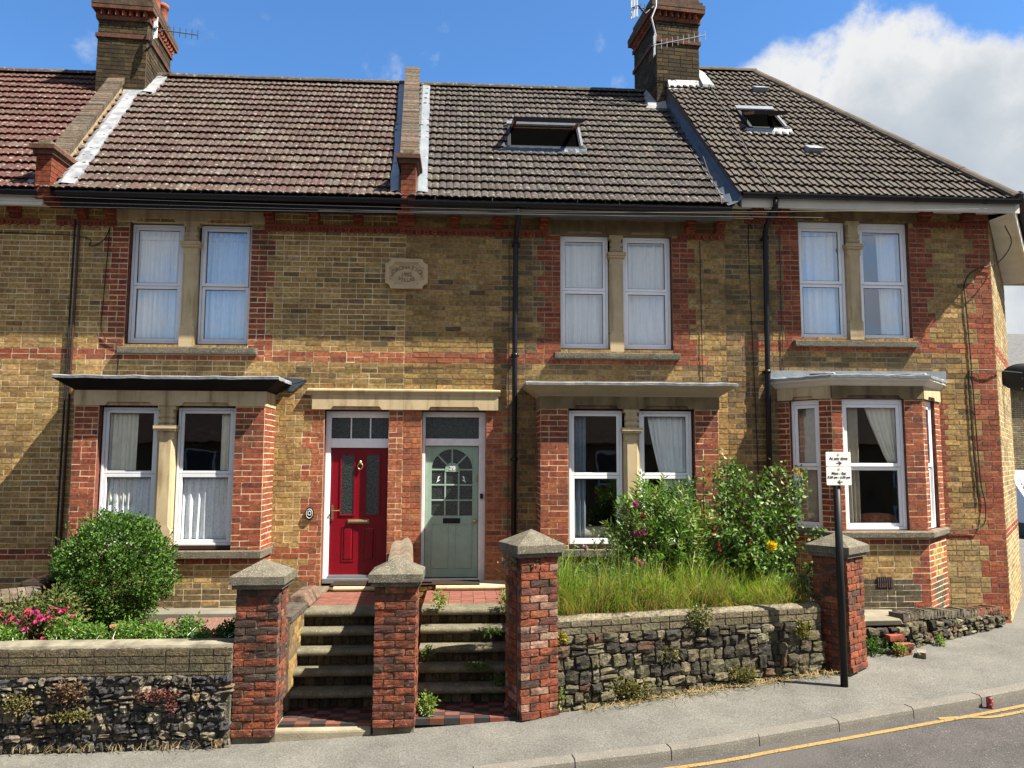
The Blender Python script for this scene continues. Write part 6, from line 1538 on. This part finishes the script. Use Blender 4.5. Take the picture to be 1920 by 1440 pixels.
# long grass, green above and straw below
def blade(mb, b, h, lean, w, c0, c1):
    b = Vector(b); d = Vector((cos(lean[0]), sin(lean[0]), 0)) * lean[1]; e = Vector((-sin(lean[0] + .6), cos(lean[0] + .6), 0)); pr = None
    for i in range(5):
        t = i / 4; p = b + Vector((0, 0, h * t * (1 - .18 * t * lean[1] / .3))) + d * t * t; ww = w * (1 - t) ** .6 * .5; c = tuple(c0[k] + (c1[k] - c0[k]) * t for k in range(3))
        A, B = mb.v(p - e * ww, c), mb.v(p + e * ww, c)
        if pr: mb.F.append([pr[0], pr[1], B, A])
        pr = (A, B)
mb = MB(); random.seed(77)
for k in range(9500):
    x = U(.0, 3.35); yy = .10 + abs(random.gauss(0, .42)); p = xf2 @ Vector((x, yy, 0))
    cl = mnoise.noise((x * 2.3, yy * 2.3, 4.0)); cl2 = mnoise.noise((x * 6.0, yy * 6.0, 9.0))
    if cl2 < -.28 and RND() < .7: continue
    h = U(.18, .62) * (1 + .8 * cl) * (.55 + .45 * min(1, yy / .28)) * (1.2 if x < 1.7 else 1.0 if x < 2.7 else .85)
    if RND() < .04: h *= 1.5
    st = RND() < (.42 if yy < .25 else .08) + .3 * cl2 + (.1 if x > 1.8 else 0)
    c0 = (.33, .215, .08) if st else (.22, .26, .045); c1 = (.44, .32, .13) if st else (.25, .40, .055) if cl > -.1 else (.32, .40, .09)
    if RND() < .12: c1 = (.12, .2, .035)
    blade(mb, (p.x, p.y, -1.76), h, ((U(0, 6.28) if RND() < .5 else 4.6 + 1.6 * cl + U(-.5, .5)), U(.05, .34) * (.6 + h)), U(.007, .017), jit(c0), jit(c1))
tag(mb.build('long_grass', 'grass'), 'unmown grass, straw coloured at the base, along the top of the retaining wall', 'grass', kind='stuff')
mb = MB(); random.seed(78)
for k in range(520):       # dry straw at the foot of the walls
    x = U(.35, 3.5); p = xf2 @ Vector((x, -.10 - abs(random.gauss(0, .06)), 0)); z = zground(p.x) - .035; blade(mb, (p.x, p.y, z), U(.01, .06), (U(0, 6.28), U(.04, .22)), U(.005, .012), jit((.40, .28, .13)), jit((.50, .37, .19)))
for k in range(160):
    x = U(-6.3, -2.35); blade(mb, (x, -2.98 - abs(random.gauss(0, .03)), zground(x) - .03), U(.02, .1), (U(0, 6.28), U(.03, .13)), U(.005, .01), jit((.30, .22, .11)), jit((.40, .30, .15)))
tag(mb.build('dry_grass', 'grass'), 'dry straw and dead stalks lying along the foot of the garden walls', 'dry grass', kind='stuff')
mb = MB()
def sprig(mb, ce, r, n, pal, L=.038, W=.021):
    bush_leaves(mb, ce, r, int(n * 1.25), L, W, pal, .04, .25, seed=ce[0])
    c = jit(pal[0]); b = Vector((ce[0], ce[1] + r[1] * .6, ce[2] - r[2] * .8))
    for _ in range(10): t = Vector(ce) + Vector((U(-.9, .9) * r[0], U(-.5, .5) * r[1], U(-.6, .9) * r[2])); mb.tube([b, b.lerp(t, .5) + Vector((0, -.01, .01)), t], [.004, .003, .0015], 4, c)
GW = 'weeds and creepers growing on the masonry'
YG = [(.20, .30, .06), (.14, .24, .04), (.26, .30, .09)]; RB = [(.15, .085, .05), (.2, .12, .07), (.11, .065, .042)]; RR = [(.17, .055, .05), (.13, .05, .045), (.2, .085, .065)]; DG = [(.05, .11, .02), (.08, .15, .03)]; OL = [(.17, .16, .05), (.12, .12, .04), (.22, .17, .07)]
for ce, r, n, pal, lab, nm in [((-.36, -2.70, -2.50), (.10, .07, .14), 240, YG, 'yellow green weed at the foot of the middle pillar', 'weed'), ((-.28, -1.75, -1.62), (.10, .1, .12), 120, YG, 'trailing weed on the landing beside the pantile coping', 'weed'), ((.50, -1.7, -1.63), (.10, .12, .14), 170, YG, 'grassy weed on the landing beside the tallest pillar', 'weed'),
      ((.18, -2.28, -2.22), (.16, .05, .05), 90, DG, 'dark weed growing from the middle riser of the green door steps', 'weed'), ((.44, -2.3, -2.38), (.14, .06, .09), 130, DG, 'dark weed low beside the tallest pillar on the steps', 'weed'), ((.30, -2.02, -1.92), (.2, .04, .04), 90, DG, 'dark weed under the upper treads of the green door steps', 'weed'), ((-.38, -2.2, -2.1), (.05, .06, .08), 60, DG, 'small fern on the steps right behind the middle pillar', 'weed'),
      ((-3.78, -2.99, -2.24), (.18, .035, .12), 260, RB, 'withered brown creeper hanging from the brick top of the left wall', 'creeper'), ((-4.25, -2.99, -2.34), (.18, .03, .11), 180, OL, 'olive brown creeper on the flint wall near the left edge', 'creeper'), ((-2.95, -3.0, -2.27), (.22, .03, .05), 130, RR, 'reddish creeper spread under the brick courses of the left wall', 'creeper'), ((-2.80, -3.0, -2.36), (.04, .03, .11), 80, RR, 'narrow dark red creeper hanging down the flint wall', 'creeper'),
      ((-3.75, -3.0, -2.46), (.22, .03, .05), 200, OL, 'yellow green moss strip across the flint wall', 'moss'), ((2.60, -2.36, -1.72), (.15, .07, .13), 420, [(.2, .19, .08), (.26, .22, .12), (.13, .16, .05)], 'straggly herb tumbling over the middle of the retaining wall', 'creeper'), ((3.85, -2.08, -1.92), (.13, .05, .11), 300, [(.24, .21, .06), (.17, .17, .05)], 'yellow lichen tuft on the retaining wall near the turned pillar', 'moss'),
      ((1.02, -2.66, -1.86), (.07, .04, .07), 180, [(.42, .33, .05), (.34, .26, .05)], 'bright ochre lichen tuft beside the tallest pillar', 'moss'), ((1.75, -2.55, -2.42), (.30, .05, .13), 420, OL, 'dull olive plant low on the retaining wall', 'creeper'), ((2.2, -2.42, -2.1), (.16, .04, .09), 200, OL, 'small olive tuft in the middle of the retaining wall', 'moss'), ((3.1, -2.28, -2.35), (.2, .05, .07), 200, OL, 'dry olive plant near the foot of the retaining wall', 'creeper'), ((1.0, -2.68, -2.45), (.06, .04, .16), 130, YG, 'thin green weed climbing beside the tallest pillar', 'weed'),
      ((5.02, -1.42, -2.28), (.22, .12, .12), 330, DG, 'dark leafy weed in the gap behind the sign post', 'weed'), ((5.35, -1.5, -2.3), (.1, .08, .09), 120, YG, 'green weed at the foot of the loose bricks', 'weed'), ((4.05, -1.62, -1.55), (.18, .16, .2), 300, [(.10, .15, .06), (.20, .22, .12)], 'strappy leaves leaning on the turned pillar', 'weed'), ((6.1, -1.12, -2.3), (.05, .05, .09), 70, YG, 'small weed at the foot of the low wall', 'weed'), ((.62, -2.74, -1.06), (.26, .07, .06), 380, [(.22, .18, .13), (.16, .12, .09), (.3, .26, .2)], 'dead creeper tangled under the cap of the tallest pillar', 'creeper')]:
    m_ = MB(); sprig(m_, ce, r, n, pal); tag(m_.build(nm, 'leaf', None, origin=(ce[0], ce[1], ce[2] - r[2])), lab, 'weed' if nm != 'moss' else 'moss', GW)

# ------------------------------------------------------------------ sign post and plates
sp = thing('sign_post', (4.185, -2.39, -2.36), 'black street post carrying two white parking restriction plates', 'sign post')
mb = MB(); mb.tube([(4.185, -2.39, -2.55), (4.185, -2.39, .07)], .040, 18); mb.lathe([(.041, .0), (.041, .012), (.02, .02)], (4.185, -2.39, .07), 18); mb.build('post', 'black_paint', sp, smooth=True)
sx0, sx1 = 4.045, 4.332; SY = -2.442
def plate(z0, z1):
    m_ = MB(); r = .012; P = []
    for cx_, cz_, a0 in ((sx1 - r, z0 + r, -pi / 2), (sx1 - r, z1 - r, 0), (sx0 + r, z1 - r, pi / 2), (sx0 + r, z0 + r, pi)):
        P += [(cx_ + r * cos(a0 + pi / 2 * k / 4), cz_ + r * sin(a0 + pi / 2 * k / 4)) for k in range(5)]
    m_.prism(P, lambda u, v, t: (u, t, v), SY, SY + .006); o = m_.build('sign_plate', 'white_paint', sp)
    b = MB(); b.box(sx0 + .06, sx1 - .06, SY + .007, SY + .02, (z0 + z1) / 2 - .015, (z0 + z1) / 2 + .015); b.build('bracket', 'steel', sp); return o
p1 = plate(-.062, .098); p2 = plate(-.272, -.066)
sc = (sx0 + sx1) / 2
def arrow(mb, cx, cz, s, d):
    mb.box(cx - s, cx + s, SY - .0022, SY - .0002, cz - .0042, cz + .0042); mb.prism([(cx + d * s, cz + .0), (cx + d * (s - .026), cz + .022), (cx + d * (s - .038), cz + .022), (cx + d * (s - .016), cz), (cx + d * (s - .038), cz - .022), (cx + d * (s - .026), cz - .022)], lambda u, v, t: (u, t, v), SY - .0026, SY - .0003)
m_ = MB(); add_text(m_, 'At any time', .045, sc, SY - .002, .012, ext=.0012, bold=.0003); arrow(m_, sc + .005, -.028, .03, 1); m_.build('lettering', 'text_black', p1)
m_ = MB(); add_text(m_, 'Mon - Sat', .042, sc, SY - .002, -.153, ext=.0012, bold=.0003); add_text(m_, '8.30 am - 6.30 pm', .036, sc, SY - .002, -.195, ext=.0012, bold=.0003, sx=.98); arrow(m_, sc + .01, -.236, .03, -1); m_.build('lettering', 'text_black', p2)
for o, z in ((p1, .068), (p2, -.095)):
    m_ = MB(); m_.prism([(sc + .014 * cos(2 * pi * k / 16), z + .014 * sin(2 * pi * k / 16)) for k in range(16)], lambda u, v, t: (u, t, v), SY - .0022, SY - .0002); m_.build('roundel', 'text_pink', o)

# ------------------------------------------------------------------ drinks can in the gutter
m_ = MB(); cx_, cy_, cz_ = 5.50, -2.875, -2.572
m_.lathe([(.026, 0), (.031, .006), (.033, .014), (.032, .05), (.033, .1), (.030, .113), (.026, .118)], (cx_, cy_, cz_), 18); cn = m_.build('drinks_can', 'can', None, smooth=True, origin=(cx_, cy_, cz_)); tag(cn, 'crumpled red drinks can standing in the gutter by the kerb', 'can')
m_ = MB(); m_.lathe([(.026, .118), (.025, .121), (.022, .121), (.022, .117), (.0, .117)], (cx_, cy_, cz_), 18); m_.build('rim', 'alu', cn)

# ------------------------------------------------------------------ overhead wires, aerials, dish
def sag(a, b, s, n=16): a, b = Vector(a), Vector(b); return [a.lerp(b, i / n) - Vector((0, 0, s * 4 * (i / n) * (1 - i / n))) for i in range(n + 1)]
GWR = 'telephone wires strung along the eaves'
for a, b, s, r, lab in (((-9, -.66, 3.30), (5.0, -.62, 3.40), .03, .0035, 'lowest of the grey wires strung in front of the eaves'), ((-9, -.60, 3.52), (4.2, -.60, 3.44), .06, .0028, 'thin wire slanting down the eaves from the far left'), ((-2.0, -.62, 3.34), (7.5, -.50, 3.625), .04, .004, 'pale wire rising to the bracket at the end house fascia'), ((-9, -.62, 3.40), (4.0, -.62, 3.36), .02, .0025, 'faint wire close above the lowest one at the eaves')):
    m_ = MB(); m_.tube(sag(a, b, s), r, 5); tag(m_.build('telephone_wire', 'wire', None, origin=a), lab, 'wire', GWR)
def aerial(label, o, d, L, n, ref, mat='steel', mast=None, el=.14):
    """yagi: boom, dipole elements, white slotted reflector"""
    o, d = Vector(o), Vector(d).normalized(); t = thing('tv_aerial', o, label, 'aerial', 'television aerials on the chimneys')
    m_ = MB(); m_.tube([o, o + d * L], .010, 6); b = m_.build('boom', mat, t)
    for i in range(n): m_ = MB(); p = o + d * (L * (.18 + .82 * i / (n - 1))); m_.tube([p - Vector((0, 0, el / 1.6)), p + Vector((0, 0, el / 1.6))], .0055, 5); m_.build('element', mat, t)
    e = d.cross(Vector((0, 0, 1))).normalized(); R = Matrix((e.to_4d(), Vector((0, 0, 1, 0)), d.to_4d(), (0, 0, 0, 1))).transposed(); R = Matrix.Translation(o + d * .05) @ R.to_3x3().to_4x4()
    m_ = MB(R); w, h = ref
    for s_ in (-1, 1):
        z0_, z1_ = (.012, h) if s_ > 0 else (-h, -.012)
        m_.box(-w, w, z1_ - .02, z1_, -.01, .0); m_.box(-w, w, z0_, z0_ + .02, -.01, .0)
        for k in range(5): xk = -w + .012 + (2 * w - .024) * k / 4; m_.box(xk - .008, xk + .008, z0_ + .0201, z1_ - .0201, -.009, .0)
    m_.build('reflector', 'white_paint', t)
    if mast: m_ = MB(); m_.tube(mast, .018, 8); m_.build('mast', mat, t, smooth=True)
    return t
aerial('tv aerial with white slotted reflector on the corner of the left chimney', (-5.46, 2.18, 7.42), (.66, .72, .30), .85, 7, (.075, .19), 'dark_alu', [(-5.6, 2.26, 7.05), (-5.5, 2.2, 7.1), (-5.46, 2.2, 7.45)])
aerial('grey tv aerial pointing right across the front of the end house chimney', (3.30, 2.15, 7.42), (1.0, .02, .25), 1.02, 9, (.055, .2), 'steel', [(3.42, 2.2, 8.9), (3.40, 2.2, 8.2), (3.30, 2.15, 7.95), (3.38, 2.18, 7.65), (3.36, 2.18, 7.35)])
aerial('dark tv aerial with a white reflector reaching left off the end house chimney', (2.95, 2.1, 8.10), (.72, .62, .36), .85, 7, (.08, .2), 'dark_alu', [(3.42, 2.3, 8.30), (3.2, 2.2, 8.05), (3.05, 2.13, 8.18)])
ds = thing('satellite_dish', (8.7, .9, 1.2), 'dark satellite dish on the splayed flank of the end house', 'satellite dish')
dc = Vector((8.77, .70, 1.325)); nd = Vector((.30, .88, .28)).normalized()
R = nd.to_track_quat('Z', 'Y').to_matrix().to_4x4()
m_ = MB(Matrix.Translation(dc) @ R @ Matrix.Diagonal((1, .72, 1, 1)))
m_.lathe([(.001, -.055)] + [(.06 * k, -.055 + .055 * (k / 5.0) ** 2) for k in range(1, 6)] + [(.302, .002), (.29, -.008)] + [(.058 * k, -.065 + .055 * (k / 5.0) ** 2) for k in range(4, 0, -1)] + [(.001, -.066)], (0, 0, 0), 28); m_.build('reflector', 'dark_alu', ds, smooth=True)
m_ = MB(); m_.tube([dc - nd * .06, (8.72, .85, 1.31), (8.68, 1.0, 1.31)], .018, 8); m_.tube([(8.68, 1.0, 1.2), (8.68, 1.0, 1.42)], .022, 8); m_.build('mount', 'steel', ds)
m_ = MB(); q = dc - Vector((0, 0, .19)); m_.tube([q, dc + nd * .34 + Vector((.0, 0, -.1))], .011, 6); m_.tube([dc + nd * .30 + Vector((0, 0, -.1)), dc + nd * .42 + Vector((0, 0, -.06))], .03, 10); m_.build('receiver', 'steel', ds)

# ------------------------------------------------------------------ beyond the corner: side street
b0 = thing('house', (23, 19, -2.4), 'grey roofed house with a skylight beyond the corner at the right edge', 'house')
Wx0, Wx1, Wy0, Wy1 = 17.9, 30, 16.5, 24
r_ = brickwork(rotz(0, 0, Wy0), Wx0, 24, -2.5, 2.75, (), (), lambda x, z: jit((.16, .13, .08), .3)); put(b0, r_)
m_ = MB(); m_.box(Wx0, Wx1, Wy0 + .23, Wy1, -2.5, 2.7, (.16, .13, .08)); m_.build('rear_wall', 'brick', b0)
m_ = MB(); a_ = (Wy0 + Wy1) / 2
m_.poly([(Wx0 - .2, Wy0 - .3, 2.65), (Wx1, Wy0 - .3, 2.65), (Wx1, a_, 5.4), (Wx0 - .2, a_, 5.4)]); m_.poly([(Wx0 - .2, Wy1 + .3, 2.65), (Wx0 - .2, a_, 5.4), (Wx1, a_, 5.4), (Wx1, Wy1 + .3, 2.65)]); m_.poly([(Wx0 - .2, Wy0 - .3, 2.6), (Wx0 - .2, Wy1 + .3, 2.6), (Wx0 - .2, a_, 5.35)]); rf = m_.build('roof', 'slate', b0)
a = math.atan2(2.75, a_ - Wy0 + .3); xf = Matrix.Translation((0, Wy0 - .3, 2.65)) @ Matrix.Rotation(a, 4, 'X')
m_ = MB(xf); m_.ring(18.75, 19.9, 1.35, 2.35, .08, -.05, .06); 
m_ = MB(xf); 
for bx in ((18.75, 18.83, 1.35, 2.35), (19.82, 19.9, 1.35, 2.35), (18.8301, 19.8199, 1.35, 1.43), (18.8301, 19.8199, 2.27, 2.35)): m_.box(bx[0], bx[1], bx[2], bx[3], -.03, .07)
sk = m_.build('skylight', 'dark_alu', rf); m_ = MB(xf); m_.box(18.831, 19.819, 1.431, 2.269, .0, .03); m_.build('pane', 'obscure', sk)
van = thing('parked_van', (19.5, 13.4, -2.42), 'white van with black bumper in the side street, cut by the right edge', 'van')
def vp(poly, mat, nm, xa, xb, parent=van, y=0): 
    m_ = MB(); m_.prism(poly, lambda u, v, t: (t, u, v), xa, xb); return m_.build(nm, mat, parent, bevel=.03)
vp([(13.0, -2.0), (12.95, -1.35), (13.25, -1.18), (13.9, -.45), (14.4, -.32), (17.0, -.32), (17.1, -2.0)], 'car_white', 'body', 18.12, 19.9)
vp([(12.90, -2.15), (12.90, -1.72), (13.05, -1.70), (13.05, -2.15)], 'car_dark', 'bumper', 18.15, 19.87)
m_ = MB(); m_.poly([(18.22, 13.235, -1.15), (19.8, 13.235, -1.15), (19.72, 13.86, -.50), (18.30, 13.86, -.50)]); m_.build('windscreen', 'obscure', van)
m_ = MB(); m_.box(18.45, 19.57, 12.93, 12.945, -1.66, -1.45); m_.build('grille', 'car_dark', van)
for x in (18.18, 19.6): m_ = MB(); m_.box(x, x + .24, 12.925, 12.945, -1.62, -1.40); m_.build('headlight', 'lamp_glass', van)
for x in (18.15, 19.68):
    for y in (13.55, 16.3):
        w_ = MB(Matrix.Translation((x, y, -2.12)) @ Matrix.Rotation(pi / 2, 4, 'Y')); w_.lathe([(.18, 0), (.30, .005), (.32, .03), (.32, .17), (.30, .2), (.18, .2)], (0, 0, 0), 20); w_.build('wheel', 'car_dark', van)
# the terrace across the road, seen mirrored in the ground-floor glass
op = thing('terraced_house', (0, -24, -3.3), 'plain tiled house across the road, seen only mirrored in the lower windows', 'house')
m_ = MB(); m_.box(-16, 20, -25, -19, -3.6, .6, (.32, .24, .14)); m_.build('wall', 'brick', op)
m_ = MB(); m_.poly([(20, -18.6, .6), (-16, -18.6, .6), (-16, -22, 4.75), (20, -22, 4.75)], (.07, .05, .045)); m_.poly([(20, -25.4, .6), (20, -22, 4.75), (-16, -22, 4.75), (-16, -25.4, .6)], (.07, .05, .045)); m_.build('roof', 'tile', op)
for i in range(9):
    x = -14 + i * 3.8
    for z in (-1.0, -3.0):
        m_ = MB(); m_.box(x, x + 1.1, -18.98, -18.95, z, z + 1.3); f = m_.build('window', 'upvc', op); m_ = MB(); m_.box(x + .08, x + 1.02, -18.949, -18.945, z + .08, z + 1.22); m_.build('pane', 'obscure', f)
